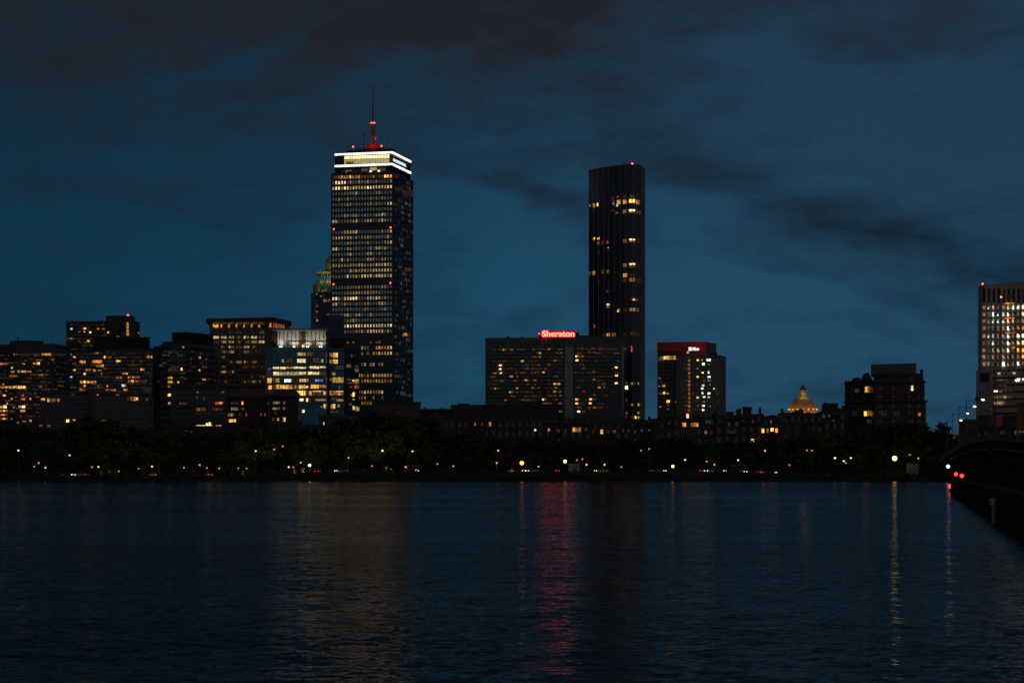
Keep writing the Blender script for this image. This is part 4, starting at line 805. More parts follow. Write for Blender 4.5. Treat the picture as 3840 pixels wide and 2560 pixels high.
while u < 3172:
    wid = R.choice((74, 80, 86, 92)); u1 = min(u+wid, 3174)
    if 3174-u1 < 60: u1 = 3174
    vt = interp(HTOP, (u+u1)/2)+R.uniform(-5, 5)
    dd = DH+R.choice((0, .5, 1., 1.6)); mat = R.choice(BAYM)
    b = Bld('row_house', 'x', [(u+.02, dd), (u1-.02, dd)], vt+9, mat, back=14, group='row houses along the far bank', cat='house')
    x0, x1 = X(u+.02, dd), X(u1-.02, dd); zt = b.ztop; zr_ = Z(vt, dd)
    k = R.random()
    if k < .6:   # mansard
        mb = MB(); mb.add([(x0-.1, dd-.25, zt), (x1+.1, dd-.25, zt), (x1+.1, dd+13, zt), (x0-.1, dd+13, zt), (x0, dd+.8, zr_), (x1, dd+.8, zr_), (x1, dd+12, zr_), (x0, dd+12, zr_)], [(0, 1, 5, 4), (1, 2, 6, 5), (2, 3, 7, 6), (3, 0, 4, 7), (4, 5, 6, 7)]); b.part('roof', mb, ROOF)
        for j in range(R.choice((1, 2))):
            xd = lerp(x0, x1, R.uniform(.2, .75)); mb = MB(); mb.box(xd, xd+1.5, dd-.1, dd+3, zt+.1, zr_+R.uniform(.2, .9)); b.part('dormer', mb, ROOF)
    else:
        mb = MB(); mb.box(x0, x1, dd+.4, dd+10, zt-.2, zr_-.2); b.part('roof', mb, mat)
        if R.random() < .6: mb = MB(); xd = lerp(x0, x1, R.uniform(.1, .6)); mb.box(xd, xd+R.uniform(2, 3), dd+2, dd+6, zr_-.4, zr_+R.uniform(.6, 1.6)); b.part('roof_house', mb, PENT)
    mb = MB(); mb.box(x0-.05, x1+.05, dd-.55, dd-.02, zt-.7, zt+.1); b.part('cornice', mb, STONE)
    for xx in (x0, x1-.9):
        if R.random() < .65: mb = MB(); mb.box(xx+.05, xx+.85, dd+3, dd+4.4, zr_-.4, zr_+R.uniform(.8, 2.2)); b.part('chimney', mb, mat)
    nl = 0; spots = []
    for (a, c, e, f), code in HLIT.items():
        if u <= (a+e)/2 < u1: b.pane(a, c, e, f, code, False, out=.15); nl += code[1] in '3456'; spots.append((a, c, e, f))
    nb = 3
    for i in range(nb):
        for j in range(5):
            uu = lerp(u, u1, (i+.5)/nb); vv = vt+24+j*36
            if any(abs(uu-(a+e)/2) < 14 and abs(vv-(c+f)/2) < 18 for a, c, e, f in spots): continue
            mb = b.rect(uu-6, vv-10, uu+6, vv+10, .06); o = b.part('window', mb, GLASS)
            mb2 = b.rect(uu-7, vv+10, uu+7, vv+12, .22); mb2.build('sill', STONE, o) if False else None
    if k < .5:
        mb = MB(); xm = lerp(x0, x1, R.choice((.28, .7))); mb.prism([(xm-1.7, dd), (xm-1.1, dd-1), (xm+1.1, dd-1), (xm+1.7, dd)], 1, zt-3.5); b.part('bay', mb, mat)
    b.done(); houses.append(((u+u1)/2, b.root, nl)); u = u1; hi += 1
place_labels([(a, o) for a, o, n in houses], '{ord} from left of {n} row houses below {ph}', 'only whole row house below {ph}')
block('tall chimneyed house end wall rising between the dome and the gabled block', 3086, 3142, 716, 1515, BRICK2, [(2900, 1300, 3.015, '560 752 580 795 t3,622 752 642 795 t3')], name='town_house', extra=lambda b: b.roofbox('chimney', 3090, 3098, 1508, 1516, 719, 2, BRICK2))
block('stubby roof tower house with square top between red topped block and dome', 2785, 2818, 716, 1529, BRICK2, [], name='town_house')
block('long low terrace hung with a row of bright white bulbs', 728, 842, 702, 1600, BRICK2, [(500, 1100, 2.178, '515 1074 528 1086 w6,532 1074 545 1086 y6,548 1075 560 1086 w6,563 1076 575 1086 w6,578 1074 592 1086 y6,594 1058 612 1086 w6,616 1052 632 1086 w6,634 1076 646 1090 y6,674 1076 686 1088 y6,690 1078 703 1090 w6,705 1076 720 1092 w6')], name='town_house')
# low things beyond the bridge end
block('brown low house beside the bridge end under the street lamps', 3598, 3664, 760, 1575, surf('warm brown brick', (.17, .10, .07), .9), [(3500, 1340, 4.612, '770 1150 790 1175 o3,760 1270 775 1290 w3')], name='town_house', back=12)
block('small pale house at the far end of the bridge', 3553, 3598, 700, 1632, surf('pale ochre wall', (.28, .21, .14), .9), [(3500, 1340, 4.612, '262 1378 290 1394 y3,340 1375 372 1392 y4')], name='town_house', back=10)
block('long dark house block right behind the bridge', 3663, 3812, 735, 1560, surf('dark umber concrete', (.065, .055, .052)), [(3500, 1340, 4.612, '990 880 1010 900 y3')], name='town_house', back=12)
block('red brick house lit by street lamps at the right edge of the photo', 3813, 3960, 700, 1512, surf('red brick lit', (.24, .09, .06), .9), [], name='town_house', back=12)  # street lamplight is put into the brighter brick colour

# ------------------------------------------------------------------ bridge
def bx(D): return 24+.176*D
def rail_z(D):
    if D < 296: return 8.7
    return 8.7+.01513*(D-296)-.000107*(D-296)*(D-415)
def sof_z(D): return min(rail_z(D)-2.6, interp([(296, 5.8), (340, 6.8), (373, 7.25), (452, 7.3), (520, 6.7), (622, 4.6)], D))
BR = thing('road_bridge', (bx(450), 450, 0), 'long dark road bridge on piers reaching the far bank', 'bridge')
Ds = [40+20*i for i in range(31)]
GIR = surf('bridge girder', (.02, .02, .021), .8, (.012, .012, .013), .3, spec=.2)
W_ = 21
mb = MB(); vs = []; fs = []
for D in Ds:
    zt, zb = rail_z(D)-1.25, sof_z(D)
    vs += [(bx(D), D, zb), (bx(D), D, zt), (bx(D)+W_, D, zt), (bx(D)+W_, D, zb)]
for i in range(len(Ds)-1):
    a = 4*i; fs += [(a, a+1, a+5, a+4), (a+1, a+2, a+6, a+5), (a+2, a+3, a+7, a+6), (a+3, a, a+4, a+7)]
fs += [(0, 3, 2, 1), tuple(len(vs)-4+k for k in (0, 1, 2, 3))]
mb.add(vs, fs); mb.build('deck', GIR, BR)
for zf, nm, th in ((lambda D: sof_z(D), 'lower_flange', .16), (lambda D: rail_z(D)-1.3, 'walkway_edge', .2)):
    mb = MB()
    for D, E in zip(Ds, Ds[1:]):
        mb.add([(bx(D)-.3, D, zf(D)-th), (bx(D)-.3, D, zf(D)+th), (bx(D)-.02, D, zf(D)+th), (bx(D)-.02, D, zf(D)-th), (bx(E)-.3, E, zf(E)-th), (bx(E)-.3, E, zf(E)+th), (bx(E)-.02, E, zf(E)+th), (bx(E)-.02, E, zf(E)-th)], [(0, 4, 5, 1), (1, 5, 6, 2), (2, 6, 7, 3), (3, 7, 4, 0)])
    mb.build(nm, surf('bridge edge lit tone', (.2, .17, .13), .8), BR)  # pale tone stands for the lamplit line along the lower edge
for off in (0, W_):
    mb = MB(); n = 0
    D = 40
    while D < 640:
        x = bx(D)+off; mb.box(x-.06, x+.06, D-.06, D+.06, rail_z(D)-1.3, rail_z(D)); D += 2.5 if n % 1 == 0 else 2
    for D, E in zip(Ds, Ds[1:]):
        for h, t in ((0, .06), (-.3, .03), (-.55, .03), (-.8, .03), (-1.05, .03)): mb.tube((bx(D)+off, D, rail_z(D)+h), (bx(E)+off, E, rail_z(E)+h), t, n=4)
    mb.build('railing', STEEL, BR)
for D in (120, 180, 240, 300, 360, 420, 480, 540, 598):
    x = bx(D); mb = MB(); mb.prism([(x-1, D), (x+2, D-2.3), (x+W_-2, D-2.3), (x+W_+1, D), (x+W_-2, D+2.3), (x+2, D+2.3)], -1.5, sof_z(D)-1.2)
    mb.prism([(x-1.4, D), (x+2, D-2.7), (x+W_-2, D-2.7), (x+W_+1.4, D), (x+W_-2, D+2.7), (x+2, D+2.7)], sof_z(D)-1.25, sof_z(D)+.1); mb.build('pier', surf('pier granite', (.028, .026, .024), .95, (.018, .017, .016), .5, spec=.15), BR)
mb = MB(); mb.prism([(bx(606)-2, 606), (bx(606)+W_+2, 606), (bx(640)+W_+2, 660), (bx(640)-2, 660)], -1, rail_z(620)-1.3); mb.build('abutment', surf('pier granite', (.16, .15, .14)), BR)
for k, (D, lab) in enumerate(((301, 0), (366, 1), (425, 2), (470, 3), (505, 4), (540, 5), (575, 6))):
    x = bx(D)+.5; z0 = rail_z(D)-1.25; zt = z0+11
    t = thing('bridge_lamp', (x, D, z0), 'x', 'street lamp', 'lamps along the bridge')
    t['label'] = ['bridge lamp post at the right edge of the photo, nearest to the viewer', 'bridge lamp post carrying the red banner, arm over the road', 'bridge lamp post with a round signal cluster halfway up', 'fourth lamp post along the bridge, counting from the nearest', 'fifth lamp post along the bridge, counting from the nearest', 'sixth lamp post along the bridge, counting from the nearest', 'farthest lamp post on the bridge, above the dark trees'][k]
    mb = MB(); mb.tube((x, D, z0), (x, D, zt), .13, .08); mb.build('post', POST, t)
    la = 3.7; mb = MB(); mb.tube((x, D, zt-.5), (x+la, D, zt-.1), .06, .05, 6); mb.build('arm', POST, t)
    mb = MB(); mb.ball((x+la+.25, D, zt-.15), .42, 8, .5); hd_ = mb.build('lamp_head', glow('sodium head', (1, .90, .35), 3.5, 0, True), t)
    lamp('lamp_light', 'SPOT', (x+la+.25, D, zt-.7), 900, (1, .72, .28), t, shadow_soft_size=.3, spot_size=math.radians(140), spot_blend=.4)
# banner, signal, road signs on the bridge
for k, (du, lab, m) in enumerate(((-1.2, 'dim grey red banner hanging on the bridge lamp post, on its left side', surf('faded red banner', (.22, .08, .06), .8)), (.15, 'bright red banner hanging on the bridge lamp post, on its right side', surf('red banner', (.65, .10, .05), .8)))):
    D = 366; x = bx(D)+.5+du; z1 = Z(1559, D)
    t = thing('banner', (x, D, z1-1.9), lab, 'banner', 'banners on the bridge lamp post')
    mb = MB(); mb.box(x, x+1.05, D-.03, D+.03, z1-1.85, z1); mb.build('cloth', m, t)
    mb = MB(); mb.tube((x, D, z1+.04), (x+1.1, D, z1+.04), .03, n=6); mb.build('bar', STEEL, t)
D = 425; x = bx(D)+.5
t = thing('traffic_signal', (x, D-.3, Z(1503, D)), 'dark signal cluster hung on the third bridge lamp post', 'traffic signal')
mb = MB(); mb.box(x-.5, x+.5, D-.6, D-.16, Z(1504, D), Z(1489, D)); mb.build('housing', STEEL, t)
mb = MB()
for i in range(3): mb.lathe((x, D-.62, Z(1493+4*i, D)), [(.16, -.02), (.16, .02)], 8)
mb.build('lens', GLASS, t)
# bridge and channel lights
def small_light(name, u, v, D, mat, lab, zb, grp=None, r=.44, dx=0):
    x = X(u, D)+dx; z = Z(v, D); t = thing(name, (x, D, zb), lab, 'navigation light', grp)
    mb = MB(); mb.tube((x, D, zb), (x, D, z), .07); mb.build('bracket', STEEL, t)
    mb = MB(); mb.ball((x, D, z), r, 8); mb.build('lamp_globe', mat, t)
CY = glow('cyan white lamp', (.55, .95, 1), 5, 0, True); REDN = glow('red channel lamp', (1, .014, .006), 11, 0, True)
small_light('bridge_light', 3555.6, 1748, 535, CY, 'cyan white lamp under the far end of the bridge deck', 5.6)
G_ = 'red lights by the bridge piers'
small_light('channel_light', 3585, 1777, 498, REDN, 'smaller red light by a bridge pier, leftmost of the upper two', .1, G_)
small_light('channel_light', 3607, 1783, 470, REDN, 'brighter red light by a bridge pier, rightmost of the upper two', .1, G_)
small_light('channel_light', 3563, 1823, 285.2, REDN, 'left one of the paired red lights low over the water', -.3, G_, .27)
small_light('channel_light', 3572, 1827.5, 284.5, REDN, 'right one of the paired red lights low over the water', -.3, G_, .27)
def fx(D): return 28+.202*(D-113)
D = 113; t = thing('tide_gauge', (X(3785, D), D, -1), 'pale upright gauge board on a thin pile beside the black timber wall', 'gauge board')
mb = MB(); mb.tube((fx(D)-.55, D, -1.5), (fx(D)-.55, D, 1.6), .1, n=8); mb.build('pile', surf('weathered timber', (.12, .11, .10), .9), t)
q = fx(D)-.75; mb = MB(); mb.box(q-.14, q+.12, D-.06, D+.06, 1.08, 1.5); mb.box(q-.02, q+.2, D-.06, D+.06, .03, 1.03); mb.build('board', surf('pale grey paint', (.5, .52, .55), .7), t)  # lower pale box stands for the board's reflection in the water

def fx(D): return 28+.202*(D-113)
FD = thing('fender_pier', (fx(200), 200, -1), 'black timber fender wall standing in the water along the bridge', 'fender wall')
TIM = surf('wet black timber', (.014, .013, .012), .8, (.008, .008, .008), 1., spec=.2)
mb = MB()
for z in (.25, .75, 1.25): mb.prism([(fx(60)-.1, 60), (fx(60)+.25, 60), (fx(262)+.25, 262), (fx(262)-.1, 262)], z-.23, z+.23)
mb.build('plank_wall', TIM, FD)
bk = MB()
for i in range(46):
    D = 60+4.4*i; mb = MB(); mb.tube((fx(D)-.3, D, -1.5), (fx(D)-.3, D, 1.9), .2, .18, 7); mb.build('pile', TIM, FD)
    bk.tube((fx(D)+1.6, D+.4, -1.5), (fx(D)+1.6, D+.4, 1.6), .19, .17, 7)
o = bk.build('rear_pile', TIM, FD); o['kind'] = 'stuff'
mb = MB(); mb.prism([(fx(60)-.3, 60), (fx(60)+1.9, 60), (fx(262)+1.9, 262), (fx(262)-.3, 262)], 1.62, 1.78); mb.build('walkway', TIM, FD)
# ------------------------------------------------------------------ people on the bridge
def person(u, D, shirt, trousers, pose, label, rot=0.):
    x, z0 = X(u, D), rail_z(D)-1.25
    sk = MB(); pts = [(0, 0, .95), (0, 0, 1.2), (0, 0, 1.42), (0, 0, 1.5), (0, -.01, 1.6), (0, -.01, 1.72)]
    edges = [(0, 1), (1, 2), (2, 3), (3, 4), (4, 5)]; rad = [.15, .145, .15, .055, .095, .07]
    for sgn in (-1, 1):
        k = len(pts); pts += [(sgn*.18, 0, 1.40), (sgn*.25, pose*sgn*.08, 1.12), (sgn*.24, -.12+pose*sgn*.1, .9), (sgn*.24, -.16, .82)]; rad += [.06, .045, .036, .04]
        edges += [(2, k), (k, k+1), (k+1, k+2), (k+2, k+3)]
        k = len(pts); st = pose*sgn*.16; pts += [(sgn*.1, 0, .88), (sgn*.1, st*.6-.02, .48), (sgn*.1, st, .08), (sgn*.1, st-.14, .04)]; rad += [.09, .065, .045, .04]
        edges += [(0, k), (k, k+1), (k+1, k+2), (k+2, k+3)]
    me = bpy.data.meshes.new('person'); me.from_pydata(pts, edges, []); ob = bpy.data.objects.new('person', me); COL.objects.link(ob)
    md = ob.modifiers.new('skin', 'SKIN'); ob.modifiers.new('sub', 'SUBSURF').levels = 1
    for i, r in enumerate(rad): me.skin_vertices[0].data[i].radius = (r, r*.8)
    me.skin_vertices[0].data[0].use_root = True
    m2 = bpy.data.meshes.new_from_object(ob.evaluated_get(bpy.context.evaluated_depsgraph_get())); bpy.data.objects.remove(ob)
    for m in (trousers, shirt, surf('skin', (.45, .28, .2), .6)): m2.materials.append(m)
    for p in m2.polygons:
        zc = p.center.z; ax = abs(p.center.x)
        p.material_index = 2 if (zc > 1.47 or (ax > .2 and zc < 1.0)) else (1 if zc > .9 else 0); p.use_smooth = True
    o = bpy.data.objects.new('person', m2); COL.objects.link(o); o.location = (x, D, z0); o.rotation_euler.z = rot
    tag(o, label, 'person', 'people walking over the bridge')
    hb = MB(); hb.ball((x, D+.02, z0+1.69), .105, 8, .9); hb.build('hair', surf('dark hair', (.03, .02, .015), .7), o)
    return o
LIL = surf('lilac shirt', (.5, .45, .75), .8); WHT = surf('white shirt', (.7, .68, .66), .8); TRO = surf('dark trousers', (.04, .04, .05), .85); TANS = surf('tan jacket', (.35, .25, .18), .85); PNK = surf('pink shirt', (.6, .3, .32), .8)
for u, D, sh, lab, ro in ((3836, 303, WHT, 'person in white at the right edge of the photo, on the bridge', .2), (3824, 306, LIL, 'person in lilac walking beside the one in white on the bridge', -.3), (3807, 309, LIL, 'person in lilac trailing the pair at the right edge of the bridge', 2.8),
                          (3768, 330, TANS, 'person in tan jacket on the bridge, between banner and lilac walkers', .3), (3757, 333, WHT, 'person in white shirt on the bridge, just right of the red banner', 3.1), (3698, 386, PNK, 'person in pink shirt on the bridge, left of the red banner', .2), (3673, 410, WHT, 'farthest person on the bridge, in pale shirt near the third lamp post', 2.9)):
    person(u, D, sh, TRO, R.choice((-1, 1)), lab, ro)

# ------------------------------------------------------------------ trees
LEAF = surf('leaves', (.055, .075, .022), .8, (.03, .045, .014), .7)
BARK = surf('bark', (.07, .055, .04), .9)
def tree_mesh(seed, h=10., w=8., n=60):
    r = random.Random(seed); tr = MB(); cr = MB()
    tr.tube((0, 0, -.4), (0, 0, h*.35), .28, .2, 8); tips = []
    for i in range(7):
        a = 2*math.pi*i/7+r.uniform(-.3, .3); q = Vector((math.cos(a)*w*.3, math.sin(a)*w*.3, h*r.uniform(.5, .8)))
        tr.tube((0, 0, h*r.uniform(.22, .34)), q, .13, .04, 5); tips.append(q)
    tr.tube((0, 0, h*.34), (r.uniform(-.4, .4), 0, h*.9), .19, .04, 6)
    for i in range(n):
        while True:
            p = Vector((r.uniform(-1, 1), r.uniform(-1, 1), r.uniform(-1, 1)))
            if .25 < p.length < 1: break
        sq = 1 if p.z > -.2 else 1-.45*(-p.z-.2)
        c = Vector((p.x*w*.5*sq, p.y*w*.5*sq, h*.6+p.z*h*.40)); cl = r.uniform(.6, 1.15)
        for k in range(34):
            d = Vector((r.gauss(0, 1), r.gauss(0, 1), r.gauss(0, .7))); q = c+d*cl*.55
            s = r.uniform(.16, .34); a = Vector((r.gauss(0, 1), r.gauss(0, 1), r.gauss(0, 1))).normalized(); b = a.orthogonal().normalized()*s; a = a*s*1.3
            cr.add([q-a, q+b, q+a, q-b], [(0, 1, 2, 3)])
    return tr, cr
protos = []
for sd, (h, w, n) in enumerate(((10, 9, 74), (10, 7, 60), (10, 8, 66), (10, 11, 84), (10, 6, 52))):
    tr, cr = tree_mesh(sd+3, h, w, n); t = thing('tree', (0, 0, 0), 'x', 'tree', 'trees along the far bank'); tr.build('trunk', BARK, t); cr.build('crown', LEAF, t); protos.append(t)
TOP = [(-60, 1606), (120, 1604), (260, 1596), (300, 1562), (340, 1550), (390, 1560), (430, 1596), (560, 1606), (640, 1610), (720, 1622), (860, 1622), (900, 1606), (1010, 1604), (1120, 1600), (1180, 1610), (1260, 1600), (1310, 1556), (1400, 1544), (1490, 1548), (1560, 1566), (1640, 1610), (1760, 1634), (2000, 1636), (2200, 1652), (2450, 1640), (2700, 1652), (2950, 1650), (3080, 1620), (3180, 1626), (3260, 1618), (3320, 1590), (3370, 1582), (3430, 1586), (3480, 1580), (3520, 1578), (3545, 1600)]
LAMPS = [(69, 1690, 'w', 1), (261, 1708, 'y', .8), (145, 1737, 'o', .6), (170, 1754, 'w', .6), (369, 1751, 'w', .8), (570, 1750, 'w', .8), (446, 1768, 'o', .5), (749, 1744, 'o', .6), (959, 1692, 'w', .8), (1028, 1686, 'o', .5), (1060, 1674, 'o', .4), (1083, 1752, 'w', .9), (1128, 1735, 'o', .6), (1161, 1746, 'w', 1.5), (1307, 1717, 'o', .5), (1368, 1717, 'o', .9), (1434, 1691, 'w', 1.1), (1547, 1693, 'y', .9), (1521, 1752, 'o', .8), (1449, 1754, 'r', .4), (1868, 1690, 'y', .6), (1863, 1736.5, 'y', .7), (1957, 1739, 'O', 2.9), (2119, 1732, 'Y', 2.0), (2199.6, 1743, 'y', .8), (2267, 1743, 'y', .8), (2569, 1725, 'y', .9), (2768, 1726, 'y', .9), (2650, 1731, 'o', .4), (2679, 1743, 'o', .7), (2523, 1750, 'Y', 1.5), (2869, 1691, 'y', .6), (3131, 1718, 'c', 1.1), (3190.6, 1718, 'c', .8), (3164, 1730, 'y', 1.0), (3355, 1722, 'Y', 4), (3444, 1719.6, 'y', .6)]+[(u, v, c, .31) for u, v, c in ((128, 1750, 'o'), (690, 1754, 'o'), (776, 1755, 'o'), (822, 1757, 'y'), (893, 1756, 'y'), (911, 1752, 'o'), (925, 1757, 'o'), (1100, 1753, 'o'), (1240, 1756, 'o'), (1395, 1748, 'o'), (1560, 1762, 'o'), (2020, 1750, 'w'), (2163, 1726, 'o'), (2184, 1722, 'o'), (2404, 1690, 'o'), (2434, 1684, 'o'), (3026, 1689, 'o'), (3045, 1690, 'o'), (3172, 1737, 'o'), (3398, 1708, 'o'), (3412, 1706, 'o'), (345, 1752, 'o'), (520, 1758, 'o'), (1640, 1740, 'o'), (1700, 1748, 'y'), (2330, 1752, 'o'), (2960, 1744, 'o'))]
lampu = [l[0] for l in LAMPS if l[3] != .31]
trees = []; used = set()
def put_tree(u, D, vt, wide=1.):
    x = X(u, D); g0 = gz(x, D); h = max(Z(vt, D)-g0, 4.)
    k = R.randrange(len(protos)); t = protos[k] if k not in used else copy_tree(protos[k]); used.add(k)
    s = h/10; t.location = (x, D, g0); t.scale = (s*wide*R.uniform(.85, 1.1), s*wide*R.uniform(.85, 1.1), s); t.rotation_euler.z = R.uniform(0, 6.28)
    trees.append((u, t))
u = -50
while u < 3552:
    put_tree(u, R.uniform(664, 686), interp(TOP, u)+R.uniform(-4, 10), .8 if u > 3500 else 1.); u += R.uniform(42, 62)
u = -40
while u < 3500:
    d = min(abs(u-q) for q in lampu)
    if d > 14 or R.random() < .25: put_tree(u, R.uniform(654, 661), interp(TOP, u)+R.uniform(32, 75), .95)
    u += R.uniform(40, 64)
for uu, vt in ((445, 1690), (500, 1696), (885, 1696), (985, 1700), (1040, 1704), (1245, 1712), (1365, 1705), (1478, 1690), (1500, 1704), (3300, 1690), (3400, 1694), (3250, 1706), (2900, 1706), (2420, 1712), (1900, 1700), (1760, 1706), (640, 1702), (215, 1708), (3500, 1712), (3532, 1718)): put_tree(uu, R.uniform(628, 634), vt, 1.1)
for uu, dd, vt in ((3505, 692, 1630), (3538, 694, 1636), (3560, 698, 1664), (3515, 660, 1668), (3548, 658, 1688), (3140, 690, 1640), (3165, 660, 1690), (3188, 692, 1650)): put_tree(uu, dd, vt)
place_labels(trees, '{ord} from left of {n} bank trees below {ph}', 'only leafy bank tree below {ph}')
# reeds and low shrubs along the waterline
rb = MB(); rr = random.Random(5)
for i in range(26000):
    x = rr.uniform(-172, 172); y = 607.2+abs(rr.gauss(0, 1))*9; hgt = (.5+.9*abs(math.sin(x*.11)+.6*math.sin(x*.37+1)))*(1.1 if y < 618 else .6)
    z = gz(x, y)+rr.uniform(0, 1)*hgt; s = rr.uniform(.12, .3); a = Vector((rr.gauss(0, 1), rr.gauss(0, 1), rr.gauss(0, 1.3))).normalized(); b = a.orthogonal().normalized()*s; a = a*s*1.7; q = Vector((x, y, z))
    rb.add([q-a, q+b, q+a, q-b], [(0, 1, 2, 3)])
o = rb.build('reeds', surf('reeds', (.05, .07, .02), .85, (.03, .04, .015), .3)); o['kind'] = 'stuff'; o['label'] = 'low dark reeds and shrubs along the waterline'

# ------------------------------------------------------------------ street lamps on the bank
LC = {'w': (1, .68, .32), 'y': (1, .62, .10), 'o': (1, .36, .06), 'r': (1, .1, .04), 'c': (.72, 1, .92), 'O': (1, .27, .03), 'Y': (1, .62, .13)}
LN = {'w': 'white', 'y': 'yellow', 'o': 'amber', 'r': 'red', 'c': 'cool white', 'O': 'big glowing amber', 'Y': 'big bright yellow'}
lm = []
for u, v, c, k in LAMPS:
    D = 626 if k >= 1 else R.uniform(622, 640)
    if u > 3300 and k > 3: D = 618
    x, z = X(u, D), Z(v, D); g0 = gz(x, D); z = max(z, g0+1.2)
    t = thing('street_lamp', (x, D, g0), 'x', 'street lamp', 'lamps along the far bank')
    mb = MB(); mb.lathe((x, D, g0-.3), [(.28, 0), (.28, .7), (.12, .9)], 8); mb.build('lamp_base', surf('pier granite', (.16, .15, .14)), t)
    mb = MB(); mb.tube((x, D, g0), (x, D, z), .09, .06); mb.build('post', POST, t)
    rad = {4: .72, 2.9: .62, 2.0: .5, 1.5: .42}.get(k, .22+.08*min(k, 3)); mb = MB(); mb.ball((x, D, z+rad*.5), rad, 10); mb.build('lamp_globe', glow('globe '+c+str(k), LC[c], (.5+1.1*k if k < 1.5 else 5) if k < 3 else 7.5, 0, True), t)
    mb = MB(); mb.lathe((x, D, z+rad*1.4), [(rad*.6, 0), (rad*.3, .15), (.02, .3)], 8); mb.build('lamp_cap', POST, t)
    lm.append((u, t, LN[c]))
for u, t, nme in lm: pass
place_labels([(u, t) for u, t, n in lm], '{ord} from left of {n} below {ph}', 'only lamp below {ph}')
for u, t, nme in lm: t['label'] = nme+' lamp, '+t['label']
for u, v, D, c, lab in ((2007, 1612, 703.2, 'w', 'white lamp on the row house front below the hotel, well above the trees'), (2738, 1549, 715, 'Y', 'bright pale yellow lamp on the roofs right of the block with the red top')):
    t = thing('wall_lamp', (X(u, D), D, Z(v, D)), lab, 'lamp')
    mb = MB(); mb.tube((X(u, D), D+1, Z(v, D)-.3), (X(u, D), D-.4, Z(v, D)), .06); mb.build('bracket', STEEL, t)
    mb = MB(); mb.ball((X(u, D), D-.5, Z(v, D)), .36, 8); mb.build('lamp_globe', glow('globe '+c+'1', LC[c], 4, 0, True), t)

for u, e, c in ((75, 500, (1, .8, .45)), (432, 900, (.75, .9, .2)), (505, 500, (.7, .9, .2)), (570, 350, (.9, .9, .3)), (905, 1200, (1, .8, .15)), (980, 700, (.95, .85, .2)), (1035, 1000, (.9, .85, .2)), (1368, 1200, (1, .5, .1)), (1400, 500, (.8, .8, .2)), (1465, 800, (.9, .85, .2)), (1880, 400, (.8, .8, .2)), (1957, 500, (1, .4, .1)), (3300, 700, (1, .75, .2)), (3390, 600, (1, .75, .2)), (2640, 350, (1, .5, .15)), (3100, 300, (1, .8, .4)), (1120, 500, (1, .6, .2))):
    D = 637.; x = X(u, D); g0 = gz(x, D); t = thing('added_spotlight', (x, D, g0), 'x', 'spotlight', 'added spotlights lighting the bank trees')  # added fixture, put in to light the foliage behind it
    t['label'] = 'small added spotlight that brightens the leaves'; lm.append((u, t, ''))
    mb = MB(); mb.tube((x, D, g0), (x, D, g0+.35), .12); mb.build('base', POST, t)
    mb = MB(); mb.tube((x, D, g0+.35), (x, D+.25, g0+.6), .16, .2); mb.build('lamp_head', STEEL, t)
    lamp('added_leaf_light', 'SPOT', (x, D+.4, g0+.8), e*.8, c, t, shadow_soft_size=.15, spot_size=math.radians(100), spot_blend=.8, aim=(x, D+20, g0+11))
# ------------------------------------------------------------------ cars on the riverside road
CARP = [surf(n, c, .3, tuple(x*.9 for x in c), .5, spec=.6) for n, c in (('white car paint', (.55, .55, .55)), ('black car paint', (.02, .02, .022)), ('silver car paint', (.32, .33, .34)), ('dark blue car paint', (.03, .05, .12)))]
HEAD = glow('headlight', (1, .86, .56), 3.2, 0, True); TAIL = glow('tail light', (1, .03, .02), 1.1, 0, True); OFF = surf('lamp off', (.2, .2, .2), .3)
def car_proto(kind, paint):
    t = thing('car', (0, 0, 0), 'x', 'car', 'cars on the riverside road')
    mb = MB(); sec = [(-2.25, .35, .62, .78), (-2.1, .28, .80, .86), (-.9, .24, .92, .88), (.9, .24, .95, .88), (2.05, .28, .9, .86), (2.2, .36, .7, .78)]
    vs = []
    for x, zb, zt, hw in sec: vs += [(x, -hw, zb), (x, -hw, zt*.8), (x, -hw*.9, zt), (x, hw*.9, zt), (x, hw, zt*.8), (x, hw, zb)]
    fs = [(5, 4, 3, 2, 1, 0), tuple(30+i for i in range(6))]
    for k in range(5): fs += [(6*k+i, 6*k+(i+1) % 6, 6*k+6+(i+1) % 6, 6*k+6+i) for i in range(6)]
    mb.add(vs, fs); mb.build('body', paint, t)
    mb = MB(); mb.add([(-1.0, -.74, .9), (1.7, -.74, .92), (1.7, .74, .92), (-1.0, .74, .9), (-.3, -.58, 1.42), (1.1, -.58, 1.42), (1.1, .58, 1.42), (-.3, .58, 1.42)], [(0, 1, 5, 4), (1, 2, 6, 5), (2, 3, 7, 6), (3, 0, 4, 7)]); mb.build('window', GLASS, t)
    mb = MB(); mb.add([(-.32, -.6, 1.41), (1.12, -.6, 1.41), (1.12, .6, 1.41), (-.32, .6, 1.41), (-.2, -.5, 1.48), (1., -.5, 1.48), (1., .5, 1.48), (-.2, .5, 1.48)], [(0, 1, 5, 4), (1, 2, 6, 5), (2, 3, 7, 6), (3, 0, 4, 7), (4, 5, 6, 7)]); mb.build('roof', paint, t)
    for x in (-1.35, 1.35):
        for y in (-.82, .82):
            mb = MB(); mb.tube((x, y-.1, .32), (x, y+.1, .32), .32, n=14); wh = mb.build('wheel', surf('tyre rubber', (.02, .02, .02), .9), t)
            mb = MB(); mb.tube((x, y-.115, .32), (x, y+.115, .32), .19, n=10); mb.build('rim', surf('alloy rim', (.4, .4, .41), .35, metal=.8), wh)
    for y in (-.6, .6):
        mb = MB(); mb.ball((-2.14, y, .68), .16, 8); mb.build('headlight', HEAD if kind == 'head' else OFF, t)
        mb = MB(); mb.box(2.08, 2.24, y-.22, y+.22, .64, .84); mb.build('taillight', TAIL if kind != 'off' else OFF, t)
    return t
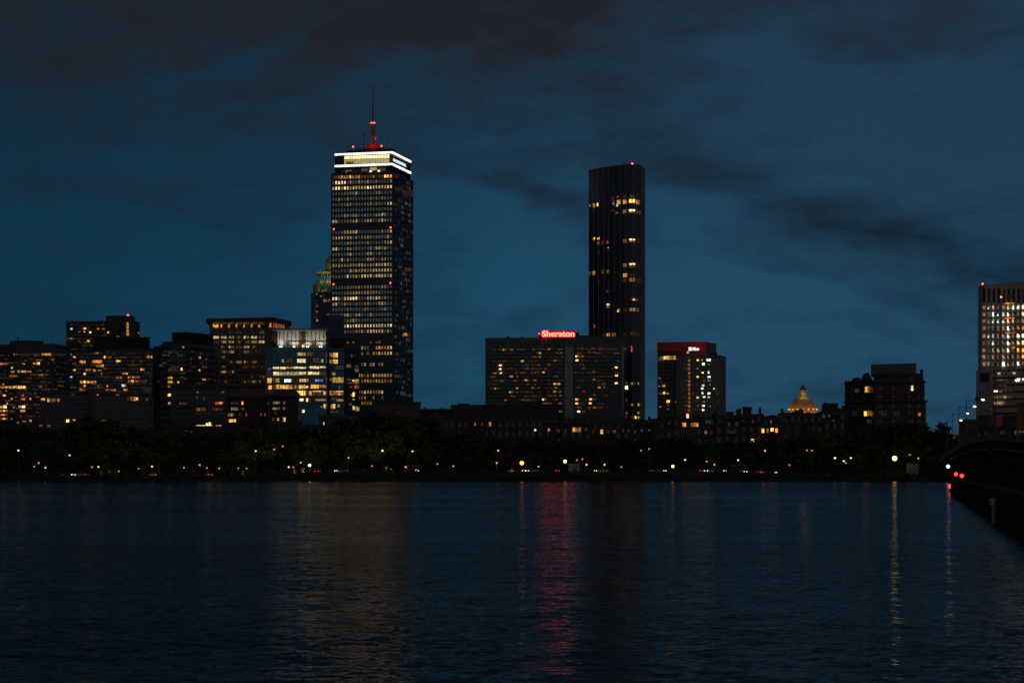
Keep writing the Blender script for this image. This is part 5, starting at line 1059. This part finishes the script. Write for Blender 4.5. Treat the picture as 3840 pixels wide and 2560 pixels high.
CARS = [(298, 1781, 'h', 'white'), (319, 1777, 't', ''), (571, 1777.5, 't', ''), (258, 1766, 'h', ''), (780, 1777, 't', ''), (1177, 1771, 't', ''), (1280, 1756.5, 'h', ''), (1545, 1770, 'h', ''), (1917, 1759, 't', ''), (1948, 1751.5, 'h', ''), (1994, 1757.5, 'h', ''), (2078, 1759, 't', ''), (2254, 1759, 'h', ''), (2431, 1755, 't', ''), (2473, 1758.5, 'h', ''), (2618, 1759, 't', ''), (2663, 1763.5, 'h', ''), (2698, 1766, 'h', ''), (2771, 1763, 't', ''), (2814, 1769.5, 'h', ''), (2845, 1766.5, 't', ''), (2887, 1770.5, 'h', ''), (3097, 1777, 't', '')]
pr = {}; cl = []
for i, (u, v, k, _) in enumerate(CARS):
    key = (k, i % 4)
    if key not in pr: pr[key] = c = car_proto('head' if k == 'h' else 'tail', CARP[i % 4])
    else: c = copy_tree(pr[key])
    D = 645.5 if k == 'h' else 648.5
    x = X(u, D); yaw = (R.choice((1, -1))*R.uniform(35, 60)+90) if k == 'h' else R.uniform(-50, -40)-20
    c.rotation_euler.z = math.radians(yaw); c.location = (x, D, gz(x, D)+.07); cl.append((u, c, k))
place_labels([(u, c) for u, c, k in cl], '{ord} from left of {n} below {ph}', 'only one below {ph}')
for u, c, k in cl: c['label'] = ('car with white headlights, ' if k == 'h' else 'car with red tail lights, ')+c['label']

# small structures on the bank
def hut(name, label, cat, u0, u1, v0, D, mat, roofm, depth=3):
    x0, x1 = X(u0, D), X(u1, D); g0 = gz((x0+x1)/2, D); z1 = max(Z(v0, D), g0+2.3)
    t = thing(name, ((x0+x1)/2, D, g0), label, cat)
    mb = MB(); mb.box(x0+.15, x1-.15, D, D+depth, g0-.3, z1-.35); mb.build('wall', mat, t)
    mb = MB(); mb.box(x0, x1, D-.4, D+depth+.3, z1-.34, z1); mb.build('roof', roofm, t)
    mb = MB(); xm = lerp(x0, x1, .4); mb.box(xm, xm+.9, D-.06, D, g0, g0+1.8); mb.build('door', STEEL, t)
hut('park_kiosk', 'small pale grey kiosk with flat roof beside the big yellow lamp', 'kiosk', 2131, 2176, 1738, 634, surf('pale kiosk wall', (.4, .4, .4), .8), surf('pale kiosk roof', (.5, .5, .5), .8))
hut('pump_house', 'low grey pump house by the water near the brightest yellow lamp', 'hut', 3404, 3446, 1731, 619, CONC, ROOF)
hut('stone_shelter', 'low stone shelter beside the road below the sky between red top and dome', 'shelter', 2738, 2798, 1741, 655, STONE, CONC)
D = 616; x = X(3355, D); t = thing('jetty', (x, 609, 0), 'short stone landing stage at the foot of the brightest yellow lamp', 'jetty')
mb = MB(); mb.box(x-3, x+3, 604, 613, -1, .55); mb.build('platform', surf('pier granite', (.16, .15, .14)), t)
mb = MB()
for dx in (-2.7, 2.7):
    for yy in (604.3, 608.5): mb.tube((x+dx, yy, -1), (x+dx, yy, 1.2), .14)
mb.build('mooring_post', surf('weathered timber', (.12, .11, .10)), t)

# ------------------------------------------------------------------ sky, light, camera
wd = bpy.data.worlds.new('World'); S.world = wd; wd.use_nodes = True; wt = wd.node_tree
bg = wt.nodes['Background']; bg.inputs['Strength'].default_value = 1
sk = wt.nodes.new('ShaderNodeTexSky'); sk.sky_type = 'NISHITA'; sk.sun_disc = False; sk.sun_elevation = math.radians(1.0); sk.sun_rotation = math.radians(150)
tc = wt.nodes.new('ShaderNodeTexCoord'); sx = wt.nodes.new('ShaderNodeSeparateXYZ'); wt.links.new(tc.outputs['Generated'], sx.inputs[0])
M = lambda op, a, b=None: nmath(wt, op, a, b)
az = M('ARCTAN2', sx.outputs['X'], sx.outputs['Y']); el = M('ARCSINE', sx.outputs['Z'])
cv = wt.nodes.new('ShaderNodeCombineXYZ'); wt.links.new(az, cv.inputs[0]); wt.links.new(el, cv.inputs[1])
def noise(scale, det, stretch, dist=0.):
    v = wt.nodes.new('ShaderNodeVectorMath'); v.operation = 'MULTIPLY'; wt.links.new(cv.outputs[0], v.inputs[0]); v.inputs[1].default_value = stretch
    n = wt.nodes.new('ShaderNodeTexNoise'); n.inputs['Scale'].default_value = scale; n.inputs['Detail'].default_value = det; n.inputs['Distortion'].default_value = dist
    wt.links.new(v.outputs[0], n.inputs['Vector']); return n
wn = noise(8, 8, (1, 2.4, 1))
sw = wt.nodes.new('ShaderNodeSeparateColor'); wt.links.new(wn.outputs['Color'], sw.inputs[0])
azw = M('ADD', az, M('MULTIPLY', M('SUBTRACT', sw.outputs[0], .5), .10)); elw = M('ADD', el, M('MULTIPLY', M('SUBTRACT', sw.outputs[1], .5), .075))
def blob(u, v, ru, rv, slope, amt):
    """A soft cloud bank centred on a compass bearing and elevation (photo overview px), tilted by slope."""
    a0 = (u*1.6327-CX)/F; e0 = (HZ-v*1.6327)/F; k = 1.6327/F
    da = M('SUBTRACT', azw, a0); de = M('ADD', M('SUBTRACT', elw, e0), M('MULTIPLY', da, slope))
    q = M('ADD', M('POWER', M('ABSOLUTE', M('DIVIDE', da, ru*k)), 2), M('POWER', M('ABSOLUTE', M('DIVIDE', de, rv*k)), 2))
    return M('MULTIPLY', M('EXPONENT', M('MULTIPLY', q, -1)), amt)
dens = M('ADD', .14, M('ADD', M('MULTIPLY', M('SUBTRACT', noise(7, 6, (1, 2.6, 1), .6).outputs['Fac'], .5), .95), M('MULTIPLY', M('SUBTRACT', noise(19, 7, (1, 3.2, 1), .5).outputs['Fac'], .5), 1.1))); dens = M('ADD', dens, M('MULTIPLY', M('SUBTRACT', noise(52, 6, (1, 2.0, 1), .8).outputs['Fac'], .5), .55))
for bl in ((1000, 50, 760, 185, -.03, .78), (1230, 160, 320, 130, .1, .32), (150, 60, 420, 210, 0, .42), (1180, 420, 260, 50, .36, .50), (1860, 470, 440, 84, .22, .50), (2280, 610, 260, 50, .15, .35), (1560, 330, 260, 60, .1, .25), (300, 450, 420, 50, .04, .3), (420, 290, 300, 34, -.1, .25), (2130, 520, 260, 36, .2, .25), (1980, 660, 380, 36, .24, .34),
           (2200, 90, 260, 60, .1, .22), (560, 140, 180, 28, -.42, -.6), (930, 182, 160, 24, -.1, -.45), (1850, 190, 380, 55, .15, -.5), (1570, 455, 110, 34, .2, -.45), (1080, 560, 270, 70, .25, -.42), (2230, 330, 260, 80, .2, -.42), (560, 620, 330, 110, 0, -.1), (1650, 640, 300, 60, .15, -.2)):
    dens = M('ADD', dens, blob(*bl))
cl_ = wt.nodes.new('ShaderNodeClamp'); wt.links.new(dens, cl_.inputs['Value'])
# clear dusk blue: brighter low down, brighter towards the right (west)
ramp = wt.nodes.new('ShaderNodeValToRGB'); ee = M('DIVIDE', el, .5)
wt.links.new(ee, ramp.inputs[0]); cr = ramp.color_ramp
cols = [(0, (.0115, .056, .100)), (.10, (.0112, .062, .119)), (.2, (.0100, .057, .112)), (.3, (.0095, .047, .092)), (.5, (.0100, .034, .064)), (.8, (.011, .015, .022)), (1, (.011, .012, .016))]
cr.elements[0].position = 0; cr.elements[0].color = (*cols[0][1], 1); cr.elements[1].position = 1; cr.elements[1].color = (*cols[-1][1], 1)
for p, c in cols[1:-1]: e = cr.elements.new(p); e.color = (*c, 1)
def mixc(f, a, b, mode='MIX'):
    n = wt.nodes.new('ShaderNodeMix'); n.data_type = 'RGBA'; n.blend_type = mode
    for s, q in (('Factor', f), ('A', a), ('B', b)):
        if hasattr(q, 'is_output'): wt.links.new(q, n.inputs[s])
        else: n.inputs[s].default_value = q if s == 'Factor' else (*q, 1)
    return n.outputs['Result']
west = wt.nodes.new('ShaderNodeMapRange'); wt.links.new(az, west.inputs['Value']); west.inputs['From Min'].default_value = -.26; west.inputs['From Max'].default_value = .26; west.inputs['To Min'].default_value = 0; west.inputs['To Max'].default_value = 1
wr = wt.nodes.new('ShaderNodeValToRGB'); wt.links.new(west.outputs['Result'], wr.inputs[0])
wc = [(0, (.24, .50, .53)), (.28, (.45, .62, .66)), (.5, (.85, .88, .91)), (.72, (1.1, .90, .91)), (1, (1.1, .85, .86))]
wr.color_ramp.elements[0].position = 0; wr.color_ramp.elements[0].color = (*wc[0][1], 1); wr.color_ramp.elements[1].position = 1; wr.color_ramp.elements[1].color = (*wc[-1][1], 1)
for p, c in wc[1:-1]: e = wr.color_ramp.elements.new(p); e.color = (*c, 1)
blue = mixc(1., mixc(1., ramp.outputs['Color'], wr.outputs['Color'], 'MULTIPLY'), (1.22, 1.18, 1.16), 'MULTIPLY')
lowf = wt.nodes.new('ShaderNodeMapRange'); wt.links.new(el, lowf.inputs['Value']); lowf.inputs['From Min'].default_value = .10; lowf.inputs['From Max'].default_value = .22
cloudc = mixc(lowf.outputs['Result'], (.006, .018, .034), (.0138, .0150, .0212))
front = mixc(cl_.outputs['Result'], blue, cloudc)
back = wt.nodes.new('ShaderNodeMapRange'); wt.links.new(sx.outputs['Y'], back.inputs['Value']); back.inputs['From Min'].default_value = -.1; back.inputs['From Max'].default_value = -.7; back.inputs['To Min'].default_value = 0; back.inputs['To Max'].default_value = 1
glowc = mixc(back.outputs['Result'], front, (.075, .080, .098))
fin = mixc(1., glowc, mixc(1., sk.outputs['Color'], (.0007, .001, .0012), 'MULTIPLY'), 'ADD')
wt.links.new(fin, bg.inputs['Color'])
wd.cycles.sampling_method = 'AUTOMATIC'

sl = bpy.data.lights.new('sun', 'SUN'); sl.energy = .03; sl.angle = math.radians(15); sl.color = (1, .8, .7)
so = bpy.data.objects.new('sun', sl); COL.objects.link(so); so.rotation_euler = (math.radians(80), 0, math.radians(30))

cam = bpy.data.cameras.new('camera'); co = bpy.data.objects.new('camera', cam); COL.objects.link(co); S.camera = co
co.location = (0, 0, H); co.rotation_euler = (math.pi/2, 0, 0)
cam.sensor_width = 36; cam.lens = 36*F/3840; cam.shift_y = (HZ-1280)/3840; cam.clip_start = .5; cam.clip_end = 20000
S.view_settings.view_transform = 'Standard'; S.view_settings.look = 'None'; S.view_settings.exposure = 0; S.view_settings.gamma = 1
S.cycles.max_bounces = 5; S.cycles.diffuse_bounces = 2; S.cycles.glossy_bounces = 3; S.cycles.transmission_bounces = 2; S.cycles.use_light_tree = True
S.cycles.sample_clamp_indirect = 2.5; S.cycles.caustics_reflective = False; S.cycles.caustics_refractive = False
S.cycles.use_denoising = True; S.cycles.denoiser = 'OPENIMAGEDENOISE'
